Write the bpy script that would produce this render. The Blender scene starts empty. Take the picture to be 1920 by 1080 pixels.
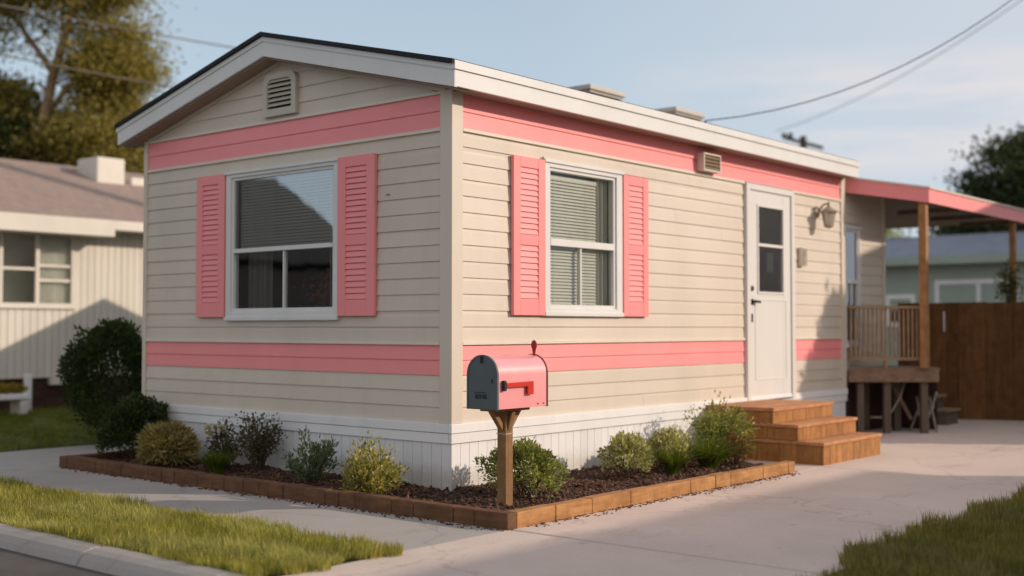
import bpy, bmesh, math, random
import numpy as np
from mathutils import Vector, Matrix
random.seed(7)
RNG = np.random.default_rng(11)
SC = bpy.context.scene
COL = SC.collection
R = math.radians

# ------------------------------------------------------------------ materials
def nodes_of(name):
    m = bpy.data.materials.new(name); m.use_nodes = True
    nt = m.node_tree
    for n in list(nt.nodes): nt.nodes.remove(n)
    out = nt.nodes.new('ShaderNodeOutputMaterial')
    return m, nt, out

def N(nt, t, **kw):
    n = nt.nodes.new(t)
    for k, v in kw.items():
        if k in n.inputs: n.inputs[k].default_value = v
        else: setattr(n, k, v)
    return n

def c4(c): return (c[0], c[1], c[2], 1.0)

def mixcol(nt, fac, a, b, blend='MIX'):
    n = nt.nodes.new('ShaderNodeMix'); n.data_type = 'RGBA'; n.blend_type = blend
    for sock, v in ((n.inputs[0], fac), (n.inputs[6], a), (n.inputs[7], b)):
        if hasattr(v, 'links') or hasattr(v, 'is_linked'): nt.links.new(v, sock)
        else: sock.default_value = v if not isinstance(v, tuple) or len(v) == 4 else c4(v)
    return n.outputs[2]

def ramp(nt, fac, p0, p1, a=(0, 0, 0), b=(1, 1, 1)):
    r = nt.nodes.new('ShaderNodeValToRGB')
    r.color_ramp.elements[0].position = p0; r.color_ramp.elements[0].color = c4(a)
    r.color_ramp.elements[1].position = p1; r.color_ramp.elements[1].color = c4(b)
    nt.links.new(fac, r.inputs[0])
    return r.outputs[0]

def noise(nt, vec, scale, detail=5, rough=.6):
    n = N(nt, 'ShaderNodeTexNoise', Scale=scale, Detail=detail, Roughness=rough)
    if vec is not None: nt.links.new(vec, n.inputs['Vector'])
    return n.outputs['Fac']

def mapped(nt, vec, scale=(1, 1, 1), rot=(0, 0, 0)):
    m = nt.nodes.new('ShaderNodeMapping'); m.inputs['Scale'].default_value = scale; m.inputs['Rotation'].default_value = rot
    nt.links.new(vec, m.inputs['Vector'])
    return m.outputs['Vector']

def surface(name, col, dark=None, scale=3.0, stretch=(1, 1, 1), rough=.6, bump=.0, bscale=60, island=.0, spec=.4, low=.35, high=.7, metal=0.0, dirt=0.0, splash=0.0):
    """general weathered surface: two colours mixed by stretched noise, fine bump, per-piece variation"""
    m, nt, out = nodes_of(name)
    pos = nt.nodes.new('ShaderNodeNewGeometry')
    vec = mapped(nt, pos.outputs['Position'], stretch)
    dark = dark or tuple(x * .82 for x in col)
    f = ramp(nt, noise(nt, vec, scale), low, high)
    c = mixcol(nt, f, dark, col)
    if island:
        r = ramp(nt, pos.outputs['Random Per Island'], 0, 1, (1 - island,) * 3, (1 + island * .4,) * 3)
        c = mixcol(nt, 1.0, c, r, 'MULTIPLY')
    if dirt:
        g = ramp(nt, noise(nt, mapped(nt, pos.outputs['Position'], (1, 1, .35)), 1.7, 8, .7), .45, .75)
        c = mixcol(nt, 1.0, c, ramp(nt, g, 0, 1, (1, 1, 1), (1 - dirt, 1 - dirt * 1.05, 1 - dirt * 1.12)), 'MULTIPLY')
    if splash:
        sp_ = nt.nodes.new('ShaderNodeSeparateXYZ'); nt.links.new(pos.outputs['Position'], sp_.inputs[0])
        ms = nt.nodes.new('ShaderNodeMath'); ms.operation = 'MULTIPLY_ADD'; nt.links.new(noise(nt, pos.outputs['Position'], 7, 7, .7), ms.inputs[0]); ms.inputs[1].default_value = -.22; nt.links.new(sp_.outputs[2], ms.inputs[2])
        c = mixcol(nt, 1.0, c, ramp(nt, ms.outputs[0], -.09, .10, (1 - splash, 1 - splash * 1.15, 1 - splash * 1.35), (1, 1, 1)), 'MULTIPLY')
    b = N(nt, 'ShaderNodeBsdfPrincipled')
    nt.links.new(c, b.inputs['Base Color'])
    rr = ramp(nt, noise(nt, vec, scale * 2.3), .2, .8, (rough * .85,) * 3, (min(1, rough * 1.15),) * 3)
    nt.links.new(rr, b.inputs['Roughness'])
    b.inputs['Specular IOR Level'].default_value = spec
    b.inputs['Metallic'].default_value = metal
    if bump:
        bp = N(nt, 'ShaderNodeBump', Strength=bump, Distance=.01)
        nt.links.new(noise(nt, vec, bscale, 6, .65), bp.inputs['Height'])
        nt.links.new(bp.outputs[0], b.inputs['Normal'])
    nt.links.new(b.outputs[0], out.inputs[0])
    return m

def leafmat(name, a, b, trans=.35, c=None):
    m, nt, out = nodes_of(name)
    g = nt.nodes.new('ShaderNodeNewGeometry')
    r = nt.nodes.new('ShaderNodeValToRGB')
    r.color_ramp.elements[0].color = c4(a); r.color_ramp.elements[1].color = c4(b)
    if c:
        r.color_ramp.elements[1].position = .75
        e = r.color_ramp.elements.new(1.0); e.color = c4(c)
    nt.links.new(g.outputs['Random Per Island'], r.inputs[0])
    big = ramp(nt, noise(nt, g.outputs['Position'], 5.0, 3), .3, .7, (.65, .65, .65), (1.15, 1.12, 1.0))
    col = mixcol(nt, 1.0, r.outputs[0], big, 'MULTIPLY')
    d = N(nt, 'ShaderNodeBsdfPrincipled', Roughness=.55); d.inputs['Specular IOR Level'].default_value = .25
    t = nt.nodes.new('ShaderNodeBsdfTranslucent')
    nt.links.new(col, d.inputs['Base Color'])
    tc = mixcol(nt, 1.0, col, (1.5, 1.45, .55), 'MULTIPLY')
    nt.links.new(tc, t.inputs['Color'])
    mx = N(nt, 'ShaderNodeMixShader'); mx.inputs[0].default_value = trans
    nt.links.new(d.outputs[0], mx.inputs[1]); nt.links.new(t.outputs[0], mx.inputs[2])
    nt.links.new(mx.outputs[0], out.inputs[0])
    return m

def woodmat(name, col, dark, axis=1, scale=14, island=.25, rough=.65):
    st = [9, 9, 9]; st[axis] = .8
    m, nt, out = nodes_of(name)
    g = nt.nodes.new('ShaderNodeNewGeometry')
    rnd = nt.nodes.new('ShaderNodeVectorMath'); rnd.operation = 'SCALE'
    cx = nt.nodes.new('ShaderNodeCombineXYZ')
    nt.links.new(g.outputs['Random Per Island'], cx.inputs[0]); nt.links.new(g.outputs['Random Per Island'], cx.inputs[2])
    nt.links.new(cx.outputs[0], rnd.inputs[0]); rnd.inputs['Scale'].default_value = 7.0
    add = nt.nodes.new('ShaderNodeVectorMath'); add.operation = 'ADD'
    nt.links.new(g.outputs['Position'], add.inputs[0]); nt.links.new(rnd.outputs[0], add.inputs[1])
    vec = mapped(nt, add.outputs[0], tuple(st))
    f1 = noise(nt, vec, scale * .35, 8, .7)
    c = mixcol(nt, ramp(nt, f1, .32, .66), dark, col)
    c = mixcol(nt, 1.0, c, ramp(nt, g.outputs['Random Per Island'], 0, 1, (1 - island,) * 3, (1.12, 1.08, 1.0)), 'MULTIPLY')
    blot = ramp(nt, noise(nt, add.outputs[0], 9, 4), .35, .62, (.72, .7, .68), (1, 1, 1))
    c = mixcol(nt, 1.0, c, blot, 'MULTIPLY')
    b = N(nt, 'ShaderNodeBsdfPrincipled', Roughness=rough); b.inputs['Specular IOR Level'].default_value = .3
    nt.links.new(c, b.inputs['Base Color'])
    bp = N(nt, 'ShaderNodeBump', Strength=.35, Distance=.004)
    nt.links.new(f1, bp.inputs['Height']); nt.links.new(bp.outputs[0], b.inputs['Normal'])
    nt.links.new(b.outputs[0], out.inputs[0])
    return m

def concretemat(name, col):
    m, nt, out = nodes_of(name)
    g = nt.nodes.new('ShaderNodeNewGeometry'); P = g.outputs['Position']
    d2 = tuple(x * .86 for x in col)
    c = mixcol(nt, ramp(nt, noise(nt, P, .9, 7, .62), .36, .66), d2, col)
    st = ramp(nt, noise(nt, mapped(nt, P, (1, .45, 1)), 1.9, 6, .7), .56, .74, (1, 1, 1), (.74, .72, .70))
    c = mixcol(nt, 1.0, c, st, 'MULTIPLY')
    sp = ramp(nt, noise(nt, P, 95, 3, .6), .3, .7, (.9, .9, .9), (1.06, 1.05, 1.04))
    c = mixcol(nt, 1.0, c, sp, 'MULTIPLY')
    # fine hairline cracks
    v = nt.nodes.new('ShaderNodeTexVoronoi'); v.feature = 'DISTANCE_TO_EDGE'; v.inputs['Scale'].default_value = .42
    wob = nt.nodes.new('ShaderNodeTexNoise'); wob.inputs['Scale'].default_value = 3.0; wob.inputs['Detail'].default_value = 6
    nt.links.new(P, wob.inputs['Vector'])
    ad = nt.nodes.new('ShaderNodeVectorMath'); ad.operation = 'MULTIPLY_ADD'
    nt.links.new(wob.outputs['Color'], ad.inputs[0]); ad.inputs[1].default_value = (.5, .5, .5); nt.links.new(P, ad.inputs[2])
    nt.links.new(ad.outputs[0], v.inputs['Vector'])
    ck = ramp(nt, v.outputs['Distance'], .0015, .005, (.82, .8, .78), (1, 1, 1))
    c = mixcol(nt, 1.0, c, ck, 'MULTIPLY')
    # small dark spots
    v2 = nt.nodes.new('ShaderNodeTexVoronoi'); v2.inputs['Scale'].default_value = 2.6; nt.links.new(P, v2.inputs['Vector'])
    spot = ramp(nt, v2.outputs['Distance'], .025, .07, (.72, .7, .68), (1, 1, 1))
    c = mixcol(nt, 1.0, c, spot, 'MULTIPLY')
    b = N(nt, 'ShaderNodeBsdfPrincipled', Roughness=.88); b.inputs['Specular IOR Level'].default_value = .25
    nt.links.new(c, b.inputs['Base Color'])
    bp = N(nt, 'ShaderNodeBump', Strength=.25, Distance=.004)
    nt.links.new(noise(nt, P, 70, 8, .7), bp.inputs['Height']); nt.links.new(bp.outputs[0], b.inputs['Normal'])
    nt.links.new(b.outputs[0], out.inputs[0])
    return m

def glassmat(name, tint=(.86, .9, .88), ior=1.5, rough=.0, floor=.06):
    m, nt, out = nodes_of(name)
    t = N(nt, 'ShaderNodeBsdfTransparent', Color=c4(tint))
    gl = N(nt, 'ShaderNodeBsdfGlossy', Roughness=rough, Color=(.95, .97, 1, 1))
    fr = N(nt, 'ShaderNodeFresnel', IOR=ior)
    g = nt.nodes.new('ShaderNodeNewGeometry')
    bp = N(nt, 'ShaderNodeBump', Strength=.05, Distance=.02)
    nt.links.new(noise(nt, g.outputs['Position'], 2.2, 2), bp.inputs['Height'])
    nt.links.new(bp.outputs[0], gl.inputs['Normal'])
    mx = nt.nodes.new('ShaderNodeMixShader')
    fl = nt.nodes.new('ShaderNodeMath'); fl.operation = 'MAXIMUM'; fl.inputs[1].default_value = floor; nt.links.new(fr.outputs[0], fl.inputs[0])
    nt.links.new(fl.outputs[0], mx.inputs[0]); nt.links.new(t.outputs[0], mx.inputs[1]); nt.links.new(gl.outputs[0], mx.inputs[2])
    nt.links.new(mx.outputs[0], out.inputs[0])
    return m

PINK = (.95, .315, .315)
M = dict(
    beige=surface('beige_vinyl', (.68, .595, .50), (.65, .565, .47), 1.2, (1, 1, .5), .5, .08, 35, .05, dirt=.10),
    pink=surface('coral_paint', PINK, (.92, .295, .295), 1.6, (1, 1, .6), .48, .07, 40, .04, dirt=.07),
    shutter=surface('coral_shutter', (.94, .31, .31), (.92, .29, .29), 2.5, rough=.45, bump=.05, bscale=50, dirt=.05),
    cream=surface('cream_trim', (.75, .68, .58), (.71, .64, .54), 3, rough=.5, dirt=.06),
    trim=surface('beige_trim', (.68, .60, .50), (.65, .57, .47), 2, rough=.5, dirt=.08),
    white=surface('white_trim', (.74, .73, .71), (.70, .69, .67), 2.5, rough=.45, bump=.03, dirt=.07),
    skirt=surface('white_skirting', (.86, .845, .84), (.82, .805, .80), 1.5, (1, 1, .4), .55, .05, 30, .06, dirt=.12, splash=.22),
    soffit=surface('soffit_board', (.36, .27, .20), (.31, .23, .17), 3, rough=.7),
    shingle=surface('black_shingle', (.030, .030, .032), (.018, .018, .02), 30, rough=.9, bump=.3, bscale=120),
    door=surface('white_door', (.73, .71, .68), (.71, .69, .66), 1.5, rough=.38, bump=.02, dirt=.05),
    black=surface('black_metal', (.02, .019, .018), (.012, .012, .012), 20, rough=.45),
    bronze=surface('aged_bronze', (.42, .34, .26), (.33, .265, .20), 15, rough=.5),
    vent=surface('tan_louvre', (.27, .19, .12), (.21, .145, .09), 12, rough=.55),
    gvent=surface('gable_vent', (.58, .52, .43), (.54, .48, .40), 6, rough=.5),
    ventgap=surface('vent_gap', (.05, .042, .035), (.03, .025, .02), 8, rough=.9),
    roofcap=surface('roof_cap', (.58, .53, .47), (.50, .46, .41), 6, rough=.5, dirt=.12),
    roofbox=surface('roof_box', (.30, .29, .26), (.22, .21, .19), 9, rough=.6),
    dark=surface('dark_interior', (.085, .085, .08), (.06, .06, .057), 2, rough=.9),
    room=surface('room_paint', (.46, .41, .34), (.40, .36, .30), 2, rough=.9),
    curtain=surface('curtain_cloth', (.50, .49, .46), (.44, .43, .40), 6, (8, 8, .6), .85, .1, 90),
    blind=surface('blind_slat', (.82, .79, .72), (.78, .75, .68), 4, rough=.6),
    flower=surface('orange_petal', (.55, .17, .04), (.38, .09, .02), 20, rough=.6),
    stepwood=woodmat('stained_step_wood', (.50, .245, .085), (.36, .155, .05), 2, 12, .18),
    tread=woodmat('stained_tread_wood', (.60, .30, .15), (.47, .22, .10), 1, 12, .12),
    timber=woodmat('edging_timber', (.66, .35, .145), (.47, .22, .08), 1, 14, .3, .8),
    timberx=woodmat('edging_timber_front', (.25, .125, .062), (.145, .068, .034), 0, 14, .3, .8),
    post=woodmat('mailbox_post_wood', (.34, .19, .085), (.23, .12, .05), 2, 12, .1),
    porchwood=woodmat('porch_post_wood', (.46, .25, .11), (.32, .16, .065), 2, 10, .1),
    rail=woodmat('porch_rail_wood', (.44, .31, .20), (.33, .22, .14), 2, 10, .15),
    deck=woodmat('deck_board', (.33, .21, .15), (.24, .15, .105), 0, 10, .15),
    fence=woodmat('fence_board', (.21, .098, .036), (.125, .055, .02), 2, 9, .25, .85),
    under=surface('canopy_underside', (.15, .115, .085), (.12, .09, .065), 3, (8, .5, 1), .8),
    mbpink=surface('mailbox_pink_paint', (.92, .35, .36), (.89, .32, .33), 4, rough=.24, spec=.6, dirt=.05),
    mbgrey=surface('mailbox_grey_door', (.098, .122, .130), (.085, .106, .114), 6, rough=.5, bump=.03),
    mbdark=surface('mailbox_plate', (.025, .03, .033), (.02, .024, .026), 8, rough=.55),
    mbrim=surface('mailbox_rim', (.22, .05, .045), (.16, .035, .03), 9, rough=.45),
    red=surface('red_flag_paint', (.62, .035, .018), (.55, .03, .015), 6, rough=.35),
    darkred=surface('dark_red_paint', (.34, .022, .016), (.28, .018, .013), 6, rough=.4),
    string=surface('pale_tie', (.6, .52, .42), rough=.8),
    concrete=concretemat('pale_concrete', (.72, .585, .51)),
    walk=concretemat('walk_concrete', (.46, .42, .385)),
    curb=concretemat('curb_concrete', (.42, .375, .34)),
    asphalt=surface('asphalt', (.125, .108, .098), (.085, .075, .068), 3, rough=.9, bump=.6, bscale=160),
    soil=surface('turf_soil', (.075, .085, .028), (.045, .042, .02), 6, rough=.95, bump=.5, bscale=50),
    dirt=surface('bare_earth', (.10, .085, .05), (.065, .07, .03), 2, rough=.95, bump=.3, bscale=20),
    mulch=surface('mulch_bed', (.075, .038, .025), (.03, .016, .011), 30, rough=.95, bump=.9, bscale=60),
    chip=surface('mulch_chip', (.24, .115, .072), (.10, .048, .03), 25, rough=.9, island=.6),
    joint=surface('joint_sand', (.10, .09, .08), (.06, .055, .05), 12, rough=.95),
    nwall=surface('neighbour_siding', (.70, .65, .57), (.66, .61, .53), 1.5, (1, 1, .5), .55, .05, 20, .05, dirt=.10),
    nroof=surface('grey_shingle', (.37, .275, .235), (.28, .205, .175), 5, (1, 2.2, 1), .9, .5, 45),
    nbrick=surface('dark_brick', (.075, .03, .022), (.03, .015, .012), 12, (1, 1, 3), .9, .5, 40),
    bwall=surface('green_siding', (.36, .43, .37), (.33, .39, .34), 1.5, rough=.6, dirt=.08),
    broof=surface('blue_roof', (.15, .18, .24), (.115, .135, .18), 3, rough=.7, bump=.2, bscale=30),
    bark=surface('tree_bark', (.42, .28, .19), (.26, .17, .115), 7, (3, 3, .7), .9, .6, 30),
    stem=surface('shrub_stem', (.10, .065, .04), (.06, .04, .025), 12, rough=.9),
    cable=surface('power_cable', (.045, .045, .05), rough=.6),
    cabletan=surface('pale_cable', (.26, .22, .17), rough=.7),
    polewood=surface('pole_wood', (.10, .07, .05), (.06, .045, .035), 6, (4, 4, .5), .9),
    glass=glassmat('window_glass'),
    glass2=glassmat('front_window_glass', (.86, .88, .87), 1.6, .0, .36),
    glassd=glassmat('door_glass', (.7, .72, .7), 1.6, .0, .30),
    lampglass=surface('frosted_lamp_glass', (.62, .55, .45), (.56, .49, .40), 8, rough=.3),
    grass=leafmat('grass_blade', (.21, .23, .05), (.46, .44, .13), .35, (.62, .50, .22)),
    lawn=leafmat('lawn_blade', (.09, .13, .025), (.20, .22, .03), .3),
    shade_grass=leafmat('verge_blade', (.13, .13, .04), (.33, .295, .11), .35),
    l_dark=leafmat('dark_evergreen_leaf', (.026, .046, .013), (.07, .10, .03), .25),
    l_green=leafmat('green_leaf', (.13, .18, .05), (.32, .36, .13), .35, (.60, .60, .30)),
    l_olive=leafmat('olive_leaf', (.06, .07, .02), (.13, .13, .045), .3, (.2, .17, .08)),
    l_tan=leafmat('tan_grass_leaf', (.26, .22, .09), (.50, .41, .19), .35, (.66, .53, .32)),
    l_yellow=leafmat('yellow_variegated_leaf', (.20, .23, .07), (.50, .44, .16), .35, (.80, .68, .36)),
    l_pale=leafmat('pale_variegated_leaf', (.18, .22, .08), (.54, .53, .28), .3, (.86, .80, .56)),
    l_silver=leafmat('grey_green_leaf', (.09, .145, .08), (.24, .31, .18), .3),
    l_rose=leafmat('bronze_green_leaf', (.045, .06, .025), (.12, .115, .055), .25, (.19, .11, .075)),
    l_red=leafmat('red_leaf', (.11, .04, .025), (.22, .085, .03), .3),
    l_spike=leafmat('spiky_leaf', (.07, .115, .02), (.18, .225, .03), .35),
    petal=leafmat('white_petal', (.6, .56, .5), (.75, .70, .64), .3),
    l_tree=leafmat('sunlit_tree_leaf', (.17, .155, .04), (.40, .34, .10), .4, (.52, .43, .17)),
    l_tree2=leafmat('dark_tree_leaf', (.028, .045, .018), (.075, .10, .034), .3),
    yplant=leafmat('yellow_planter_leaf', (.12, .10, .015), (.30, .22, .035), .3),
)

for nd in M['mbpink'].node_tree.nodes:
    if nd.type == 'BSDF_PRINCIPLED': nd.inputs['Coat Weight'].default_value = 1.0; nd.inputs['Coat Roughness'].default_value = .33; nd.inputs['Coat IOR'].default_value = 1.7
# ------------------------------------------------------------------ helpers
def tag(o, label=None, cat=None, group=None, kind=None):
    if label: o['label'] = label
    if cat: o['category'] = cat
    if group: o['group'] = group
    if kind: o['kind'] = kind
    return o

def empty(name, loc, label, cat, group=None, rz=0):
    o = bpy.data.objects.new(name, None); COL.objects.link(o)
    o.location = loc; o.rotation_euler = (0, 0, rz); o.empty_display_size = .1
    return tag(o, label, cat, group)

class MB:
    """collects world-space geometry; build() makes ONE mesh object"""
    def __init__(s): s.v = []; s.f = []; s.mi = []; s.k = 0
    def mat(s, k): s.k = k; return s
    def face(s, pts):
        b = len(s.v); s.v += [tuple(p) for p in pts]; s.f.append(tuple(range(b, b + len(pts)))); s.mi.append(s.k)
    def box(s, x0, x1, y0, y1, z0, z1):
        if x0 > x1: x0, x1 = x1, x0
        if y0 > y1: y0, y1 = y1, y0
        if z0 > z1: z0, z1 = z1, z0
        b = len(s.v)
        s.v += [(x0, y0, z0), (x1, y0, z0), (x1, y1, z0), (x0, y1, z0), (x0, y0, z1), (x1, y0, z1), (x1, y1, z1), (x0, y1, z1)]
        for q in ((0, 3, 2, 1), (4, 5, 6, 7), (0, 1, 5, 4), (1, 2, 6, 5), (2, 3, 7, 6), (3, 0, 4, 7)):
            s.f.append(tuple(b + i for i in q)); s.mi.append(s.k)
    def obox(s, c, ax, hx, hy, hz):
        """oriented box: ax = three unit vectors"""
        c = Vector(c); a, d, e = [Vector(t) for t in ax]; b = len(s.v)
        for sz in (-1, 1):
            for sx, sy in ((-1, -1), (1, -1), (1, 1), (-1, 1)):
                s.v.append(tuple(c + a * hx * sx + d * hy * sy + e * hz * sz))
        for q in ((0, 3, 2, 1), (4, 5, 6, 7), (0, 1, 5, 4), (1, 2, 6, 5), (2, 3, 7, 6), (3, 0, 4, 7)):
            s.f.append(tuple(b + i for i in q)); s.mi.append(s.k)
    def bar(s, p, q, w, h=None):
        p = Vector(p); q = Vector(q); e = (q - p); L = e.length; e.normalize()
        up = Vector((0, 0, 1)) if abs(e.z) < .95 else Vector((0, 1, 0))
        a = e.cross(up).normalized(); d = a.cross(e).normalized()
        s.obox((p + q) / 2, (a, d, e), w / 2, (h or w) / 2, L / 2)
    def prism(s, pts, d):
        """closed polygon extruded by vector d"""
        d = Vector(d); b = len(s.v); n = len(pts)
        s.v += [tuple(p) for p in pts] + [tuple(Vector(p) + d) for p in pts]
        s.f.append(tuple(range(b, b + n))[::-1]); s.mi.append(s.k)
        s.f.append(tuple(range(b + n, b + 2 * n))); s.mi.append(s.k)
        for i in range(n):
            j = (i + 1) % n
            s.f.append((b + i, b + j, b + n + j, b + n + i)); s.mi.append(s.k)
    def tube(s, pts, rad, n=8, cap=True):
        pts = [Vector(p) for p in pts]
        if not hasattr(rad, '__len__'): rad = [rad] * len(pts)
        b0 = len(s.v); ref = None
        for i, p in enumerate(pts):
            t = (pts[min(i + 1, len(pts) - 1)] - pts[max(i - 1, 0)]).normalized()
            if ref is None:
                ref = t.orthogonal().normalized()
            ref = (ref - t * ref.dot(t)).normalized(); w = t.cross(ref)
            for k in range(n):
                a = 2 * math.pi * k / n
                s.v.append(tuple(p + (ref * math.cos(a) + w * math.sin(a)) * rad[i]))
        for i in range(len(pts) - 1):
            for k in range(n):
                a, c = b0 + i * n + k, b0 + i * n + (k + 1) % n
                s.f.append((a, c, c + n, a + n)); s.mi.append(s.k)
        if cap:
            s.f.append(tuple(range(b0, b0 + n))[::-1]); s.mi.append(s.k)
            e = b0 + (len(pts) - 1) * n
            s.f.append(tuple(range(e, e + n))); s.mi.append(s.k)
    def build(s, name, mats, parent=None, bevel=0, smooth=False, label=None, keep=False):
        me = bpy.data.meshes.new(name)
        o = None
        if parent is not None:
            org = Vector((0, 0, 0)); p = parent
            while p is not None: org += Vector(p.location); p = p.parent
        else: org = Vector((0, 0, 0))
        me.from_pydata([tuple(Vector(v) - org) for v in s.v], [], s.f)
        if not isinstance(mats, (list, tuple)): mats = [mats]
        for m in mats: me.materials.append(m)
        me.polygons.foreach_set('material_index', s.mi)
        if not keep:
            bm = bmesh.new(); bm.from_mesh(me); bmesh.ops.recalc_face_normals(bm, faces=bm.faces); bm.to_mesh(me); bm.free()
        if smooth: me.polygons.foreach_set('use_smooth', [True] * len(me.polygons))
        me.update()
        o = bpy.data.objects.new(name, me); COL.objects.link(o); o.parent = parent
        if bevel:
            md = o.modifiers.new('bevel', 'BEVEL'); md.width = bevel; md.segments = 2; md.limit_method = 'ANGLE'; md.angle_limit = R(40)
        if smooth == 'auto':
            md = o.modifiers.new('split', 'EDGE_SPLIT'); md.split_angle = R(35)
        if label: o['label'] = label
        return o

def npmesh(name, V, F3, mat, parent=None, smooth=False):
    """triangle/quad mesh straight from arrays, V in world space"""
    V = np.asarray(V, dtype=np.float64); F = np.asarray(F3, dtype=np.int32)
    org = np.zeros(3); p = parent
    while p is not None: org += np.array(p.location); p = p.parent
    V = (V - org).astype(np.float32)
    k = F.shape[1]
    me = bpy.data.meshes.new(name)
    me.vertices.add(len(V)); me.vertices.foreach_set('co', V.ravel())
    me.loops.add(F.size); me.loops.foreach_set('vertex_index', F.ravel())
    me.polygons.add(len(F)); me.polygons.foreach_set('loop_start', np.arange(0, F.size, k, dtype=np.int32))
    me.update(calc_edges=True); me.validate()
    me.materials.append(mat)
    o = bpy.data.objects.new(name, me); COL.objects.link(o); o.parent = parent
    return o

def unit(a): return a / np.maximum(np.linalg.norm(a, axis=-1, keepdims=True), 1e-9)

def leaf_arrays(P, D, size, aspect=.45, fold=.25, rng=RNG):
    """P base points, D directions, size per leaf -> verts, tris (folded diamond)"""
    n = len(P); D = unit(D)
    r = unit(rng.normal(size=(n, 3))); S = unit(np.cross(D, r)); U = np.cross(S, D)
    L = size[:, None]
    v0 = P; v2 = P + D * L + U * L * rng.uniform(-.2, .1, (n, 1))
    mid = P + D * L * .5
    v1 = mid + S * L * aspect * .5 + U * L * fold * .4
    v3 = mid - S * L * aspect * .5 + U * L * fold * .4
    V = np.stack([v0, v1, v2, v3], 1).reshape(-1, 3)
    b = np.arange(n)[:, None] * 4
    F = np.concatenate([b + np.array([[0, 1, 2]]), b + np.array([[0, 2, 3]])], 1).reshape(-1, 3)
    return V, F

def blade_arrays(P, D, H, W, bend, seg=3, rng=RNG):
    """grass blades: base P, horizontal lean dir D(n,3), height H, width W, bend"""
    n = len(P); Dh = unit(D)
    S = unit(np.cross(Dh, np.array([0, 0, 1.0])) + rng.normal(size=(n, 3)) * .15)
    rows = []
    for i in range(seg + 1):
        t = i / seg
        c = P + np.array([0, 0, 1.0]) * (H * t * (1 - .35 * bend * t))[:, None] + Dh * (H * bend * t ** 1.8)[:, None]
        w = (W * (1 - t ** 1.6) * .5)[:, None]
        rows += [c - S * w, c + S * w]
    V = np.stack(rows, 1).reshape(-1, 3)
    k = 2 * (seg + 1)
    b = np.arange(n)[:, None] * k
    fs = [b + np.array([[2 * i, 2 * i + 1, 2 * i + 3, 2 * i + 2]]) for i in range(seg)]
    F = np.concatenate(fs, 1).reshape(-1, 4)
    return V, F

# ------------------------------------------------------------------ setting
H_ROAD = -.055
g = MB()   # one sheet to the horizon: near block, street dip and far blocks
g.face([(-300, -2.50, -.025), (300, -2.50, -.025), (300, 400, -.025), (-300, 400, -.025)])
g.face([(-300, -200, -.02), (300, -200, -.02), (300, -9.5, -.02), (-300, -9.5, -.02)])
g.face([(-300, -9.5, -.02), (300, -9.5, -.02), (300, -9.5, -.3), (-300, -9.5, -.3)])
tag(g.build('ground', M['dirt']), kind='structure')
g = MB(); g.face([(-300, -9.5, H_ROAD), (300, -9.5, H_ROAD), (300, -2.50, H_ROAD), (-300, -2.50, H_ROAD)])
tag(g.build('road', M['asphalt']), kind='structure')

g = MB()   # pavement slabs with narrow joints
xs = [-14.0, -11.0, -8.0, -5.0, -1.95, 1.105]
for a, b in zip(xs[:-1], xs[1:]): g.box(a + .004, b - .005, -1.60, -.72, -.1, .0)
g.box(-4.95, -3.2, -.712, 7.5, -.1, .0)
g.box(-3.2, 0.0, -.712, -.70, -.1, -.001)
tag(g.build('walkway', M['walk'], bevel=.006), kind='structure')
g = MB()
g.box(1.112, 2.95, -.713, 3.1, -.1, .003); g.box(1.112, 2.95, -2.42, -.737, -.1, .0025)
g.box(-.0, 2.95, 3.112, 7.2, -.1, .003); g.box(-6, 2.95, 7.212, 13, -.1, .003)
g.box(.0, 1.108, 2.70, 3.108, -.1, .002)
tag(g.build('driveway', M['concrete'], bevel=.006), kind='structure')
g = MB(); g.box(-5, 2.83, -1.7, 13, -.1, -.012)
tag(g.build('joint_base', M['joint']), kind='structure')

# kerb: rounded profile in lengths
prof = [(-2.42, .014), (-2.47, .022), (-2.525, .018), (-2.565, .004), (-2.592, -.022), (-2.612, -.056), (-2.62, -.10), (-2.42, -.10)]
k = MB(); x = -12.3
while x < 1.35:
    x1 = min(x + 1.02, 1.35); k.prism([(x + .006, y, z) for y, z in prof], (x1 - x - .010, 0, 0)); x = x1
tag(k.build('kerb', M['curb'], bevel=.008), kind='structure')
k = MB(); k.prism([(1.36, -2.425, .0), (1.36, -2.9, -.06), (1.36, -2.425, -.10)], (1.6, 0, 0))
tag(k.build('driveway_apron', M['curb']), kind='structure')

def soil(name, x0, x1, y0, y1, amp, nx, ny, mat, z=0.0, edge=.06):
    xs = np.linspace(x0, x1, nx); ys = np.linspace(y0, y1, ny)
    X, Y = np.meshgrid(xs, ys)
    d = np.minimum(np.minimum(X - x0, x1 - X), np.minimum(Y - y0, y1 - Y))
    Z = z + amp * np.clip(d / edge, 0, 1) * (.7 + .3 * np.sin(X * 5.1 + 1) * np.cos(Y * 6.3)) + RNG.normal(size=X.shape) * amp * .08
    V = np.stack([X, Y, Z], -1).reshape(-1, 3)
    i = np.arange(ny - 1)[:, None] * nx + np.arange(nx - 1)[None]; i = i.ravel()
    F = np.stack([i, i + 1, i + nx + 1, i + nx], 1)
    return npmesh(name, V, F, mat)

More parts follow.
